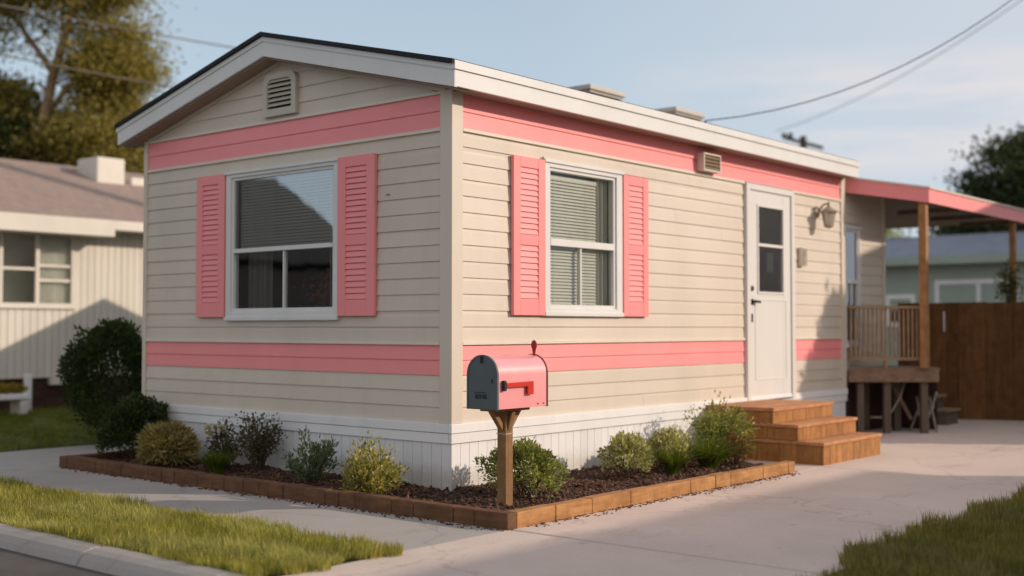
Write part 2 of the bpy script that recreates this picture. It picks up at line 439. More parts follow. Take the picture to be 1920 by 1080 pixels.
def grass(name, label, rect, n, hmin, hmax, w, mat, z=.01, ragged=None, bend=(.1, .6), patch=2.2):
    x0, x1, y0, y1 = rect
    P = np.stack([RNG.uniform(x0, x1, n), RNG.uniform(y0, y1, n), np.full(n, z)], 1)
    if ragged is not None: P = P[ragged(P)]
    n = len(P)
    pn = .5 + .5 * np.sin(P[:, 0] * patch * 2.1 + 1.3 * np.sin(P[:, 1] * patch * 3)) * np.cos(P[:, 1] * patch * 1.7 + np.sin(P[:, 0] * patch))
    Hh = RNG.uniform(hmin, hmax, n) * (.65 + .5 * pn)
    Hh = np.where(RNG.uniform(size=n) < .05, Hh * 1.45, Hh)
    A = 2.2 * np.sin(P[:, 0] * 3.1 + 2 * np.sin(P[:, 1] * 4.3)) + 1.5 * np.cos(P[:, 1] * 6.1 + P[:, 0]) + RNG.normal(size=n) * 1.0
    D = np.stack([np.cos(A), np.sin(A), np.zeros(n)], 1)
    V, F = blade_arrays(P, D, Hh, RNG.uniform(.6, 1.2, n) * w, RNG.uniform(*bend, n), 2)
    o = npmesh(name, V, F, mat)
    return tag(o, label, 'grass', kind='stuff')

tag(soil('verge_soil', -14, 1.10, -2.44, -1.60, .016, 160, 24, M['soil'], -.010, .10), kind='structure')
tag(soil('lawn_soil', -10.3, -4.955, -1.6, 9, .02, 60, 60, M['soil'], -.01), kind='structure')
tag(soil('side_lawn_soil', 2.93, 12.0, -2.44, 13, .03, 80, 120, M['soil'], -.008), kind='structure')
def ragv(P):
    e = .05 * np.sin(P[:, 0] * 9) + .03 * np.sin(P[:, 0] * 23 + 1)
    return (P[:, 1] < -1.585 + e * .5) & (P[:, 1] > -2.455 + e * .35) & (P[:, 0] < 1.14 + .05 * np.sin(P[:, 1] * 14) + .02 * np.sin(P[:, 1] * 41))
grass('verge_grass', 'strip of short green grass between the kerb and the pavement', (-4.2, 1.2, -2.47, -1.55), 70000, .035, .085, .0055, M['grass'], .006, ragv)
def ragr(P):
    e = .07 * np.sin(P[:, 1] * 7) + .04 * np.sin(P[:, 1] * 19 + 2)
    return P[:, 0] > 2.86 + e * .6 + .25 * np.clip(-.3 - P[:, 1], 0, 1)
grass('side_lawn_grass', 'shaded lawn edge on the right of the driveway', (2.75, 4.3, -1.6, 3.2), 70000, .04, .10, .0055, M['shade_grass'], .012, ragr)
grass('side_lawn_outer_grass', 'longer lawn grass beyond the right edge of the driveway', (4.3, 9, -2.4, 4.3), 24000, .05, .11, .012, M['shade_grass'], .012)
grass('lawn_grass', 'mown lawn between the pavement and the white house', (-10.2, -4.95, -1.6, 6.5), 70000, .025, .05, .011, M['lawn'], .002, lambda P: P[:, 0] < -4.97 + .02 * np.sin(P[:, 1] * 9))

# ------------------------------------------------------------------ mobile home
W, L = 3.49, 5.96
home = empty('mobile_home', (0, 0, 0), 'beige mobile home with coral pink bands, pink shutters and white skirting', 'mobile home')

def gw(u, z, o): return (u, -o, z)          # front gable wall
def sw(u, z, o): return (o, u, z)           # long sunny wall
def bw(u, z, o): return (-W - o, u, z)      # back long wall
def rw(u, z, o): return (u, L + o, z)       # rear gable wall

def lap(mb, fn, u0, u1, z0, z1, courses, holes=(), proud=.0095, ulim=None):
    hgt = (z1 - z0) / courses
    for i in range(courses):
        a, b = z0 + i * hgt, z0 + (i + 1) * hgt
        cuts = sorted({a, b} | {z for h in holes for z in (h[2], h[3]) if a + 1e-4 < z < b - 1e-4})
        for c, d in zip(cuts[:-1], cuts[1:]):
            spans = [(u0, u1)]
            for h in holes:
                if h[2] < (c + d) / 2 < h[3]:
                    ns = []
                    for s, e in spans:
                        if h[0] > s: ns.append((s, min(e, h[0])))
                        if h[1] < e: ns.append((max(s, h[1]), e))
                    spans = [q for q in ns if q[1] - q[0] > .003]
            jr = random.Random(int(a * 1000) + int(u1 * 77)); jl = u0 + jr.uniform(.5, 3.4)
            sp2 = []
            for s, e in spans:
                if hgt < .13 and s + .25 < jl < e - .25 and jr.random() < .4: sp2 += [(s, jl, 0), (jl, e, .0008)]
                else: sp2.append((s, e, 0))
            for s, e, ex in sp2:
                of = lambda z: proud * (1 - (z - a) / hgt) + .002 + ex
                sc, ec, sd, ed = s, e, s, e
                if ulim:
                    l0, r0 = ulim(c); l1, r1 = ulim(d)
                    sc, ec, sd, ed = max(s, l0), min(e, r0), max(s, l1), min(e, r1)
                    if ec <= sc: continue
                    if ed < sd: sd = ed = (sd + ed) / 2
                # slightly bowed board: lower three quarters plus a rolled top lip
                m_ = c + (d - c) * .8
                ms, me_ = sc + (sd - sc) * .8, ec + (ed - ec) * .8
                mb.face([fn(sc, c, of(c)), fn(ec, c, of(c)), fn(me_, m_, of(m_) + .0015), fn(ms, m_, of(m_) + .0015)])
                mb.face([fn(ms, m_, of(m_) + .0015), fn(me_, m_, of(m_) + .0015), fn(ed, d, of(d)), fn(sd, d, of(d))])
                if c == a: mb.face([fn(sc, c, 0), fn(ec, c, 0), fn(ec, c, of(c)), fn(sc, c, of(c))])
                if c == a:
                    for uu in (sc, ec): mb.face([fn(uu, c, 0), fn(uu, c, of(c)), fn(ms if uu == sc else me_, m_, of(m_)), fn(ms if uu == sc else me_, m_, 0)])

Zs, Zl0, Zl1, Zu0, Zu1 = .472, .787, .997, 2.405, 2.645
SL = .2475; APX = -W / 2
def under(x): return 3.098 - SL * abs(x - APX)      # underside of roof line over the gable
def ulim(z):
    d = max(0.0, (3.092 - z) / SL); return (APX - d, APX + d)
GW_H = [(-2.33, -1.10, 1.19, 2.27)]
SW_H = [(.965, 1.875, 1.21, 2.27), (3.88, 4.79, .40, 2.385)]
C = .088
m = MB()
lap(m, gw, -W + .03, -C, Zs, Zl0, 3); lap(m, gw, -W + .03, -C, Zl1, Zu0, 13, GW_H)
lap(m, gw, -W + .03, -C, Zu1, 3.10, 4, ulim=ulim)
m.build('gable_wall', M['beige'], home)
m = MB()
lap(m, sw, C, L - .08, Zs, Zl0, 3, SW_H); lap(m, sw, C, L - .08, Zl1, Zu0, 13, SW_H)
m.build('side_wall', M['beige'], home)
m = MB(); lap(m, bw, .05, L - .05, Zs, 2.65, 20); m.build('back_wall', M['beige'], home)
m = MB(); lap(m, rw, -W + .05, -.05, Zs, 2.65, 20); lap(m, rw, -W + .03, -.03, 2.65, 3.1, 4, ulim=ulim); m.build('rear_wall', M['beige'], home)
for nm, fn, u0, u1, hl in (('front', gw, -W + .03, -C, ()), ('side', sw, C, L - .08, SW_H)):
    m = MB(); lap(m, fn, u0, u1, Zu0 + .012, Zu1, 2, ()); m.build('upper_stripe', M['pink'], home)
    m = MB(); lap(m, fn, u0, u1, Zl0, Zl1 - .012, 2, hl); m.build('lower_stripe', M['pink'], home)
# thin pale rails along the stripes
m = MB()
m.box(-W + .03, -C, -.022, 0, Zu0 - .008, Zu0 + .012); m.box(-W + .03, -C, -.022, 0, Zl1 - .012, Zl1 + .008)
m.box(-W + .03, -C, -.020, 0, Zu1 - .004, Zu1 + .014)
m.build('stripe_rail', M['cream'], home)
m = MB(); m.box(0, .022, C, L - .08, Zu0 - .008, Zu0 + .012)
m.box(0, .022, C, 3.862, Zl1 - .012, Zl1 + .008); m.box(0, .022, 4.805, L - .08, Zl1 - .012, Zl1 + .008)
m.build('stripe_rail', M['cream'], home)
# corner posts
m = MB(); m.prism([(-C, -.021, Zs), (.021, -.021, Zs), (.021, C, Zs), (-.01, C, Zs), (-.01, -.0, Zs), (-C, -.0, Zs)], (0, 0, 2.664 - Zs)); m.build('corner_trim', M['trim'], home, bevel=.004)
m = MB(); m.box(-W - .02, -W + .03, -.022, .07, Zs, 2.664); m.build('corner_trim', M['trim'], home, bevel=.004)
m = MB(); m.box(-.05, .022, L - .08, L + .02, Zs, 2.642); m.build('corner_trim', M['trim'], home, bevel=.004)
m = MB(); m.box(-W - .02, -W + .05, L - .06, L + .02, Zs, 2.642); m.build('corner_trim', M['trim'], home, bevel=.004)
# rake bead under the sloping soffit
m = MB()
for sgn in (-1, 1):
    a = APX + sgn * (W / 2 - .04); m.bar((APX, -.012, 3.082), (a, -.012, 3.082 - SL * abs(a - APX)), .022, .028)
m.build('rake_bead', M['trim'], home)

# skirting: belt boards above grooved panels
m = MB()
m.box(-W - .01, -.0, -.032, -.002, .412, Zs); m.box(.002, .032, -.032, L + .02, .412, Zs)
m.box(-W - .01, 0, -.026, -.004, .345, .409); m.box(.004, .026, -.026, L + .015, .345, .409)
m.build('skirt_belt', M['skirt'], home, bevel=.003)
m = MB(); st = .0875; x = -W
while x < -.02:
    x1 = min(x + st, 0); m.box(x + .002, x1 - .002, -.012 - random.uniform(0, .0015), .01, -.02, .343); x = x1
m.box(-W, 0, -.006, .02, -.02, .342)
m.build('skirt_panel', M['skirt'], home)
m = MB(); y = -.012
while y < L:
    y1 = min(y + st, L); m.box(-.01, .012 + random.uniform(0, .0015), y + .002, y1 - .002, -.02, .343); y = y1
m.box(-.02, .006, 0, L, -.02, .342); m.box(-W, -W - .02, 0, L, -.02, Zs); m.box(-W, 0, L - .01, L + .01, -.02, Zs)
m.build('skirt_panel', M['skirt'], home)

# roof
OH = .18; YE = L + .0; xr, xl = .19, -W - .19
def top(x): return 3.285 - SL * abs(x - APX)
m = MB()
for sgn, xe in ((1, .186), (-1, -W - .186)):
    m.prism([(APX, -OH - .02, 3.285), (xe, -OH - .02, top(xe)), (xe, -OH - .02, top(xe) - .03), (APX, -OH - .02, 3.255)], (0, YE + OH + .02, 0))
m.build('roof', M['shingle'], home)
m = MB()
for sgn, xe in ((1, .18), (-1, -W - .18)):
    q = lambda x, d: (x, -OH, top(x) - d)
    m.prism([q(APX, .034), q(xe, .034), q(xe, .068), q(APX, .068)], (0, .030, 0))
    m.prism([(a, b + .008, c) for a, b, c in (q(APX, .068), q(xe, .068), q(xe, .178), q(APX, .178))], (0, .026, 0))
m.build('rake_fascia', M['white'], home)
m = MB()
m.box(.155, .194, -OH - .001, YE, 2.745, 2.800); m.box(.155, .182, -OH + .013, YE, 2.637, 2.744)
m.build('eave_fascia', M['white'], home)
m = MB(); m.box(-W - .192, -W - .16, -OH - .001, YE, 2.745, 2.783); m.box(-W - .182, -W - .16, -OH + .013, YE, 2.637, 2.744); m.build('eave_fascia', M['white'], home)
m = MB()
m.box(-.005, .154, -.0, YE - .01, 2.643, 2.655); m.box(-W - .158, -W, 0, YE - .01, 2.643, 2.655)
for sgn, xe in ((1, .154), (-1, -W - .158)):
    q = lambda x, d: (x, -OH + .036, 3.098 - .005 - SL * abs(x - APX) + d)
    m.prism([q(APX, 0), q(xe, 0), q(xe, .012), q(APX, .012)], (0, OH - .036, 0))
m.build('soffit', M['soffit'], home)

# gable louvre vent
m = MB()
x0, x1, z0, z1 = -1.905, -1.525, 2.682, 3.005
def rr(x0, x1, z0, z1, rt, y):
    pts = [(x0, y, z0), (x1, y, z0)]
    for i in range(7):
        a = i / 6 * math.pi / 2; pts.append((x1 - rt + rt * math.cos(a), y, z1 - rt + rt * math.sin(a)))
    for i in range(7):
        a = math.pi / 2 + i / 6 * math.pi / 2; pts.append((x0 + rt + rt * math.cos(a), y, z1 - rt + rt * math.sin(a)))
    return pts
o_, i_ = rr(x0, x1, z0, z1, .08, -.045), rr(x0 + .05, x1 - .05, z0 + .055, z1 - .045, .05, -.045)
n = len(o_)
for i in range(n):
    j = (i + 1) % n
    m.face([o_[i], o_[j], i_[j], i_[i]])
    m.face([o_[i], o_[j], (o_[j][0], 0, o_[j][2]), (o_[i][0], 0, o_[i][2])])
    m.face([i_[i], i_[j], (i_[j][0], -.012, i_[j][2]), (i_[i][0], -.012, i_[i][2])])
gv = m.build('gable_vent', M['gvent'], home)
m = MB()
for i in range(6):
    z = z0 + .075 + i * .036
    m.prism([(x0 + .048, -.041, z), (x0 + .048, -.041, z + .006), (x0 + .048, -.016, z + .030), (x0 + .048, -.016, z + .024)], (x1 - x0 - .096, 0, 0))
m.build('louvre', M['gvent'], gv)
m = MB(); m.face([(x0 + .04, -.0145, z0 + .05), (x1 - .04, -.0145, z0 + .05), (x1 - .04, -.0145, z1 - .03), (x0 + .04, -.0145, z1 - .03)]); m.build('dark_backing', M['ventgap'], gv)

# shutters (louvred, two panels)
def shutter(fn, u0, u1, z0, z1, side):
    m = MB(); t0, t1 = .014, .042
    def bx(a, b, c, d, e, f):
        p, q = fn(a, c, e), fn(b, d, f); m.box(p[0], q[0], p[1], q[1], p[2], q[2])
    w = (u1 - u0) * .215; zm = z0 + (z1 - z0) * .475; rail = .075
    bx(u0, u0 + w, z0, z1, t0, t1); bx(u1 - w, u1, z0, z1, t0, t1)
    bx(u0 + w, u1 - w, z0, z0 + .115, t0, t1 - .0005); bx(u0 + w, u1 - w, z1 - .075, z1, t0, t1 - .0005); bx(u0 + w, u1 - w, zm - rail / 2, zm + rail / 2, t0, t1 - .0005)
    o = m.build('shutter', M['shutter'], home, bevel=.003)
    m = MB()
    for a, b in ((z0 + .115, zm - rail / 2), (zm + rail / 2, z1 - .075)):
        nsl = max(1, round((b - a) / .0405)); h = (b - a) / nsl
        for i in range(nsl):
            zc = a + i * h
            q = [fn(u0 + w, zc + .0035, t1 - .003), fn(u0 + w, zc + h - .0015, t1 - .011), fn(u0 + w, zc + h - .0015, t1 - .02), fn(u0 + w, zc + .0035, t1 - .02)]
            d = Vector(fn(u1 - w, 0, 0)) - Vector(fn(u0 + w, 0, 0))
            m.prism(q, d)
        p, q_ = fn(u0 + w, a, t0), fn(u1 - w, b, t0 + .001); m.box(p[0], q_[0], p[1], q_[1], p[2], q_[2])
    m.build('louvre_slats', M['shutter'], o)
shutter(gw, -2.735, -2.372, 1.18, 2.298, -1); shutter(gw, -1.064, -.688, 1.18, 2.304, 1)
shutter(sw, .586, .936, 1.185, 2.294, -1); shutter(sw, 1.918, 2.262, 1.185, 2.286, 1)

# windows
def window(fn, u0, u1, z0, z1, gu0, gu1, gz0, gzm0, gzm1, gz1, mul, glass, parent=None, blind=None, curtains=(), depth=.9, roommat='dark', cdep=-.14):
    parent = parent or home
    def bx(m, a, b, c, d, e, f):
        p, q = fn(a, c, e), fn(b, d, f); m.box(p[0], q[0], p[1], q[1], p[2], q[2])
    m = MB()
    # stepped outer casing
    bx(m, u0, gu0 - .012, z0, z1, -.01, .034); bx(m, gu1 + .012, u1, z0, z1, -.01, .034)
    bx(m, gu0 - .012, gu1 + .012, gz1 + .012, z1, -.01, .0335); bx(m, gu0 - .012, gu1 + .012, z0, gz0 - .012, -.01, .0335)
    bx(m, u0 - .012, u1 + .012, z1 - .018, z1 + .006, 0, .046)      # head drip
    bx(m, u0 - .006, u1 + .006, z0 - .008, z0 + .022, 0, .044)      # sill nose
    wn = m.build('window', M['white'], parent, bevel=.003)
    m = MB()
    for a, b, c, d in ((gu0 - .012, gu0 + .012, gz0 - .012, gz1 + .012), (gu1 - .012, gu1 + .012, gz0 - .012, gz1 + .012)):
        bx(m, a, b, c, d, -.03, .020)
    bx(m, gu0 + .012, gu1 - .012, gz1 - .010, gz1 + .012, -.03, .0195)
    bx(m, gu0 + .012, gu1 - .012, gz0 - .012, gz0 + .016, -.03, .0185)
    bx(m, gu0 + .012, gu1 - .012, gzm0, gzm1, -.03, .024)
    bx(m, mul - .008, mul + .008, gz0 + .016, gzm0, -.02, .012)
    m.build('window_sash', M['white'], wn, bevel=.002)
    outw = Vector(fn(0, 0, 1)) - Vector(fn(0, 0, 0))
    for za, zb, of in ((gzm1, gz1, .006), (gz0, gzm0, -.006)):
        m = MB(); q = [Vector(fn(gu0, za, of)), Vector(fn(gu1, za, of)), Vector(fn(gu1, zb, of)), Vector(fn(gu0, zb, of))]
        if (q[1] - q[0]).cross(q[2] - q[0]).dot(outw) < 0: q.reverse()
        m.face(q); m.build('glass_pane', glass, wn, keep=True)
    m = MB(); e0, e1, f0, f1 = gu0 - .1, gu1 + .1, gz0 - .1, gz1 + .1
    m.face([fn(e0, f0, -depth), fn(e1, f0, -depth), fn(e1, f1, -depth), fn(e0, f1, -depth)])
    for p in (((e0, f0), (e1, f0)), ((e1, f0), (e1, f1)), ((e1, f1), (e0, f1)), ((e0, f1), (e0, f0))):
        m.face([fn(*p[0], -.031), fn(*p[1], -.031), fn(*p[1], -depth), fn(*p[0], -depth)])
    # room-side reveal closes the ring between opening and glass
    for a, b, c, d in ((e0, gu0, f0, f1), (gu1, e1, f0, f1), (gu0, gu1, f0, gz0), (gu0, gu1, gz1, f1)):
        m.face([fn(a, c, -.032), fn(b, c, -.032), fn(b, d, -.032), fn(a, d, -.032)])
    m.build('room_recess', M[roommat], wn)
    if blind:
        ua, ub, za, zb = blind; m = MB(); z = za
        ax = Vector(fn(1, 0, 0)) - Vector(fn(0, 0, 0))
        while z < zb:
            m.prism([fn(ua, z, -.036), fn(ua, z + .0022, -.036), fn(ua, z + .0215, -.050), fn(ua, z + .0195, -.050)], ax * (ub - ua)); z += .0238
        bx(m, ua, ub, zb, zb + .03, -.07, -.034)
        for uu in (ua + (ub - ua) * .18, ua + (ub - ua) * .8): bx(m, uu, uu + .004, za, zb, -.0345, -.0338)
        m.build('window_blind', M['blind'], wn)
    for a, b, za, zb in curtains:
        nn = 40; m = MB(); pts = []
        for i in range(nn + 1):
            t = i / nn; pts.append((a + (b - a) * t, cdep + .022 * math.sin(t * (b - a) * 95) + .006 * math.sin(t * 11)))
        for i in range(nn):
            m.face([fn(pts[i][0], za, pts[i][1]), fn(pts[i + 1][0], za, pts[i + 1][1]), fn(pts[i + 1][0], zb, pts[i + 1][1]), fn(pts[i][0], zb, pts[i][1])])
        m.build('curtain', M['curtain'], wn, smooth=True)
    return wn
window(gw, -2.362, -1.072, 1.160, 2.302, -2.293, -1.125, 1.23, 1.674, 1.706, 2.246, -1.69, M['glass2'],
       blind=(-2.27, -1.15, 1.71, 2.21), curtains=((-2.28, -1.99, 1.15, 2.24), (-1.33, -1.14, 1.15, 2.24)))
window(sw, .945, 1.910, 1.190, 2.300, 1.010, 1.822, 1.25, 1.69, 1.74, 2.240, 1.40, M['glass'],
       blind=(1.02, 1.66, 1.27, 2.18), curtains=((1.66, 1.815, 1.2, 2.24),), depth=.55, roommat='room', cdep=-.058)
bq = empty('flower_bouquet', (-1.62, .42, 1.15), 'dim orange flowers in a vase behind the front window glass', 'flowers')
m = MB(); m.tube([(-1.62, .42, 1.14), (-1.62, .42, 1.19), (-1.62, .42, 1.27)], [.05, .07, .045], 12); m.build('vase', M['dark'], bq, smooth=True)
P = np.array([-1.62, .42, 1.38]) + RNG.normal(size=(260, 3)) * np.array([.13, .08, .07])
V, F = leaf_arrays(P, RNG.normal(size=(260, 3)), RNG.uniform(.03, .07, 260), .7); npmesh('petals', V, F, M['flower'], bq)

# door
dr = MB()
dy0, dy1, dz0, dz1 = 3.867, 4.800, .405, 2.408
for a, b in ((dy0, dy0 + .062), (dy1 - .062, dy1)): dr.box(0, .040, a, b, dz0, dz1)
dr.box(0, .0395, dy0 + .062, dy1 - .062, dz1 - .055, dz1); dr.box(-.01, .05, dy0 + .062, dy1 - .062, dz0, dz0 + .018)
dr.box(0, .022, dy0 - .012, dy1 + .012, dz1 + .001, dz1 + .012)
door = dr.build('door', M['door'], home, bevel=.003)
a0, a1, b0, b1 = dy0 + .066, dy1 - .066, dz0 + .024, dz1 - .059
gy0, gy1, gz0, gz1 = 4.095, 4.580, 1.425, 2.212
m = MB()
m.box(-.01, .024, a0, gy0, b0, b1); m.box(-.01, .024, gy1, a1, b0, b1)
m.box(-.01, .0235, gy0, gy1, gz1, b1); m.box(-.01, .0235, gy0, gy1, b0, gz0)
leaf = m.build('door_leaf', M['door'], door, bevel=.002)
m = MB()   # raised beads: glass surround, centre bar and lower panel
def ring(m, y0, y1, z0, z1, w, x0, x1):
    m.box(x0, x1, y0, y0 + w, z0, z1); m.box(x0, x1, y1 - w, y1, z0, z1); m.box(x0, x1 - .0005, y0 + w, y1 - w, z0, z0 + w); m.box(x0, x1 - .0005, y0 + w, y1 - w, z1 - w, z1)
ring(m, gy0 - .016, gy1 + .016, gz0 - .016, gz1 + .016, .020, .02, .033)
m.box(.005, .03, gy0 + .004, gy1 - .004, 1.845, 1.872)
ring(m, 4.03, 4.64, .62, 1.36, .012, .02, .0285)
m.build('door_moulding', M['door'], door, bevel=.002)
m = MB(); m.face([(.01, gy0, gz0), (.01, gy1, gz0), (.01, gy1, gz1), (.01, gy0, gz1)]); m.build('door_glass', M['glassd'], door, keep=True)
m = MB()
m.face([(-.6, 3.9, 1.2), (-.6, 4.8, 1.2), (-.6, 4.8, 2.35), (-.6, 3.9, 2.35)])
for p in (((3.9, 1.2), (4.8, 1.2)), ((4.8, 1.2), (4.8, 2.35)), ((4.8, 2.35), (3.9, 2.35)), ((3.9, 2.35), (3.9, 1.2))):
    m.face([(-.012, *p[0]), (-.012, *p[1]), (-.6, *p[1]), (-.6, *p[0])])
m.build('room_recess', M['room'], door)
m = MB(); m.box(-.05, -.045, 4.40, 4.52, 1.62, 1.80); m.build('hanging_notice', M['blind'], door)
m = MB()
yk = 3.975
m.tube([(.024, yk, 1.335), (.032, yk, 1.335)], .026, 14); m.tube([(.03, yk, 1.335), (.058, yk, 1.335), (.07, yk, 1.335)], [.011, .011, .014], 10)
m.bar((.064, yk - .012, 1.337), (.064, yk + .085, 1.330), .016, .02)
m.build('door_handle', M['black'], door, bevel=.002)
m = MB(); m.tube([(.024, yk, 1.455), (.034, yk, 1.455), (.036, yk, 1.455)], [.024, .024, .018], 14); m.build('deadbolt', M['black'], door)
m = MB(); m.box(.024, .03, yk - .012, yk + .012, 1.15, 1.225); m.build('lock_plate', M['black'], door, bevel=.002)
m = MB(); m.box(.026, .034, dy0 + .07, dy1 - .07, dz0 + .022, dz0 + .036); m.build('door_sweep', M['black'], door)

# exhaust hood on the upper stripe
m = MB(); y0, y1, z0, z1 = 3.05, 3.335, 2.432, 2.585
ring(m, y0, y1, z0, z1, .014, .01, .085)
eh = m.build('exhaust_hood', M['cream'], home, bevel=.003)
m = MB(); m.box(.012, .066, y0 + .014, y1 - .014, z0 + .014, z1 - .014)
for i in range(4):
    z = z0 + .018 + i * .030; m.prism([(.082, y0 + .0145, z), (.082, y0 + .0145, z + .005), (.064, y0 + .0145, z + .030), (.064, y0 + .0145, z + .024)], (0, y1 - y0 - .029, 0))
m.build('louvre', M['vent'], eh)

# wall lantern
m = MB(); ly, lz = 5.33, 2.19
m.tube([(.012, ly, lz + .06), (.024, ly, lz + .06), (.034, ly, lz + .06)], [.058, .058, .04], 16)
lan = m.build('wall_lantern', M['bronze'], home, smooth='auto')
m = MB(); arm = [(.03, ly, lz + .06), (.07, ly, lz + .115), (.105, ly, lz + .135), (.135, ly, lz + .125), (.14, ly, lz + .10)]
m.tube(arm, .010, 8); m.tube([(.14, ly, lz + .155), (.14, ly, lz + .14), (.14, ly, lz + .12), (.14, ly, lz + .10)], [.006, .016, .012, .018], 10)
m.build('arm', M['bronze'], lan, smooth=True)
m = MB()
m.tube([(.14, ly, lz + .105), (.14, ly, lz + .085), (.14, ly, lz + .055), (.14, ly, lz + .045)], [.018, .045, .092, .088], 12)
for i in range(6):
    a = i / 6 * 2 * math.pi; p = lambda r, z: (.14 + r * math.cos(a), ly + r * math.sin(a), z)
    m.bar(p(.074, lz + .05), p(.044, lz - .09), .007)
m.tube([(.14, ly, lz - .085), (.14, ly, lz - .097), (.14, ly, lz - .11)], [.048, .046, .014], 12)
m.build('lantern_cage', M['bronze'], lan)
m = MB(); m.tube([(.14, ly, lz + .045), (.14, ly, lz - .085)], [.069, .041], 6); m.build('lamp_glass', M['lampglass'], lan)

# doorbell / key box
m = MB(); m.box(.012, .058, 4.925, 5.015, 1.695, 1.875); kb = m.build('key_box', M['cream'], home, bevel=.006)
m = MB(); m.box(.055, .066, 4.935, 5.005, 1.705, 1.865); m.box(.065, .071, 4.955, 4.985, 1.80, 1.83); m.build('key_pad', M['bronze'], kb, bevel=.003)
# odd little hooks and cuts the photo shows on the siding
m = MB(); m.box(.02, .03, .925, .935, 2.295, 2.318); m.build('siding_hook', M['vent'], home)
m = MB(); m.box(-.60, -.565, -.017, -.010, 2.008, 2.013); m.build('siding_nick', M['vent'], home)

# roof-top ventilators
def roof_vent(xc, y0, y1, name='roof_ventilator'):
    m = MB(); x0, x1 = xc - .17, xc + .17
    zt = 3.405
    m.box(x0 + .05, x1 - .05, y0 + .06, y1 - .05, 3.15, zt - .075)
    o = m.build(name, M['roofbox'], home, bevel=.004)
    m = MB(); m.box(x0, x1, y0, y1, zt - .05, zt); m.box(x0 + .02, x1 - .02, y0 + .02, y1 - .02, zt - .075, zt - .05)
    m.build('vent_cap', M['roofcap'], o, bevel=.008)
    m = MB(); m.box(x1 - .05, x1 - .045, y0 + .16, y1 - .04, 3.15, zt - .085); m.build('vent_flashing', M['roofcap'], o)
roof_vent(-1.50, 3.36, 3.95); roof_vent(-1.50, 4.87, 5.46)
m = MB(); m.box(-1.66, -1.34, 3.96, 4.86, 3.12, 3.275); m.build('ridge_duct', M['roofcap'], home, bevel=.01)
m = MB(); m.tube([(-1.43, 5.62, 3.12), (-1.43, 5.62, 3.33), (-1.42, 5.61, 3.36)], .012, 8); m.bar((-1.48, 5.58, 3.30), (-1.38, 5.66, 3.33), .015); m.build('service_mast', M['black'], home)

# rear lean-to room under the porch canopy
m = MB(); EX = -.02
def ew(u, z, o): return (EX + o, u, z)
lap(m, ew, L + .02, 7.0, .6, 2.62, 19, [(6.06, 6.33, .93, 2.13)])
m.face([(EX, 7.02, 0), (-W, 7.02, 0), (-W, 7.02, 2.62), (EX, 7.02, 2.62)]); m.face([(-W, L, 0), (-W, 7.02, 0), (-W, 7.02, 2.62), (-W, L, 2.62)])
m.build('porch_wall', M['beige'], home)
m = MB(); m.box(EX - .03, EX, L + .02, 7.02, 0, .6); m.build('porch_crawl_panel', M['nbrick'], home)
m = MB(); m.box(EX - .03, EX + .024, 6.99, 7.05, .5, 2.62); m.build('corner_trim', M['trim'], home, bevel=.004)
window(ew, 5.985, 6.37, .90, 2.155, 6.03, 6.325, .95, 1.56, 1.60, 2.11, 6.18, M['glass2'], depth=.4)

# ------------------------------------------------------------------ porch
porch = empty('covered_porch', (.4, 6.05, 0), 'raised wooden porch with coral edged flat canopy beside the mobile home', 'porch')
Y0 = 6.42
def cz(x): return 2.655 - .17 * x
m = MB()
def slab(m, x0, x1, d0, d1, ys, ye):
    """sloping slab whose near end runs slantwise; ys(x) gives the near edge"""
    v = []
    for d in (d0, d1):
        for x, y in ((x0, ys(x0)), (x1, ys(x1)), (x1, ye), (x0, ye)): v.append((x, y, cz(x) - d))
    for q in ((0, 1, 2, 3), (4, 5, 6, 7), (0, 1, 5, 4), (1, 2, 6, 5), (2, 3, 7, 6), (3, 0, 4, 7)): m.face([v[i] for i in q])
YF = lambda x: 5.985 + .61 * x
slab(m, .0, .715, .0, .12, lambda x: YF(x) + .012, 11.2)
m.prism([(-3.4, 7.06, cz(0) - .002), (-.004, 7.06, cz(0) - .002), (-.004, 7.06, cz(0) - .118), (-3.4, 7.06, cz(0) - .118)], (0, 4.15, 0))
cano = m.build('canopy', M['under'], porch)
m = MB(); slab(m, .0, .722, .0005, .148, YF, 6.0)
v = [(.0, YF(0)), (.728, YF(.728)), (.728, YF(.728) + .012), (.0, YF(0) + .011)]
m = MB()
q0 = [(x, y, cz(x) + .0005) for x, y in v]; q1 = [(x, y, cz(x) - .148) for x, y in v]
for f in ((0, 1, 2, 3),): m.face([q0[i] for i in f]); m.face([q1[i] for i in f])
for i in range(4): j = (i + 1) % 4; m.face([q0[i], q0[j], q1[j], q1[i]])
m.box(.716, .728, YF(.728) + .0125, 11.2, cz(.72) - .148, cz(.72)); m.build('canopy_fascia', M['pink'], porch)
m = MB(); slab(m, .0, .742, -.020, -.001, lambda x: YF(x) - .012, 11.21); m.build('canopy_edge', M['cream'], porch)
m = MB()
for y in (7.4, 8.4, 9.4, 10.4):
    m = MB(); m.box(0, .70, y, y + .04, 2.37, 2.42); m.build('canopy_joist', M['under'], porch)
m = MB(); m.box(.612, .690, Y0 + .01, Y0 + .088, .683, 2.425); m.build('porch_post', M['porchwood'], porch, bevel=.004)
m = MB(); m.box(.630, .695, 9.28, 9.35, 0, 2.42); m.build('porch_post', M['porchwood'], porch, bevel=.004)
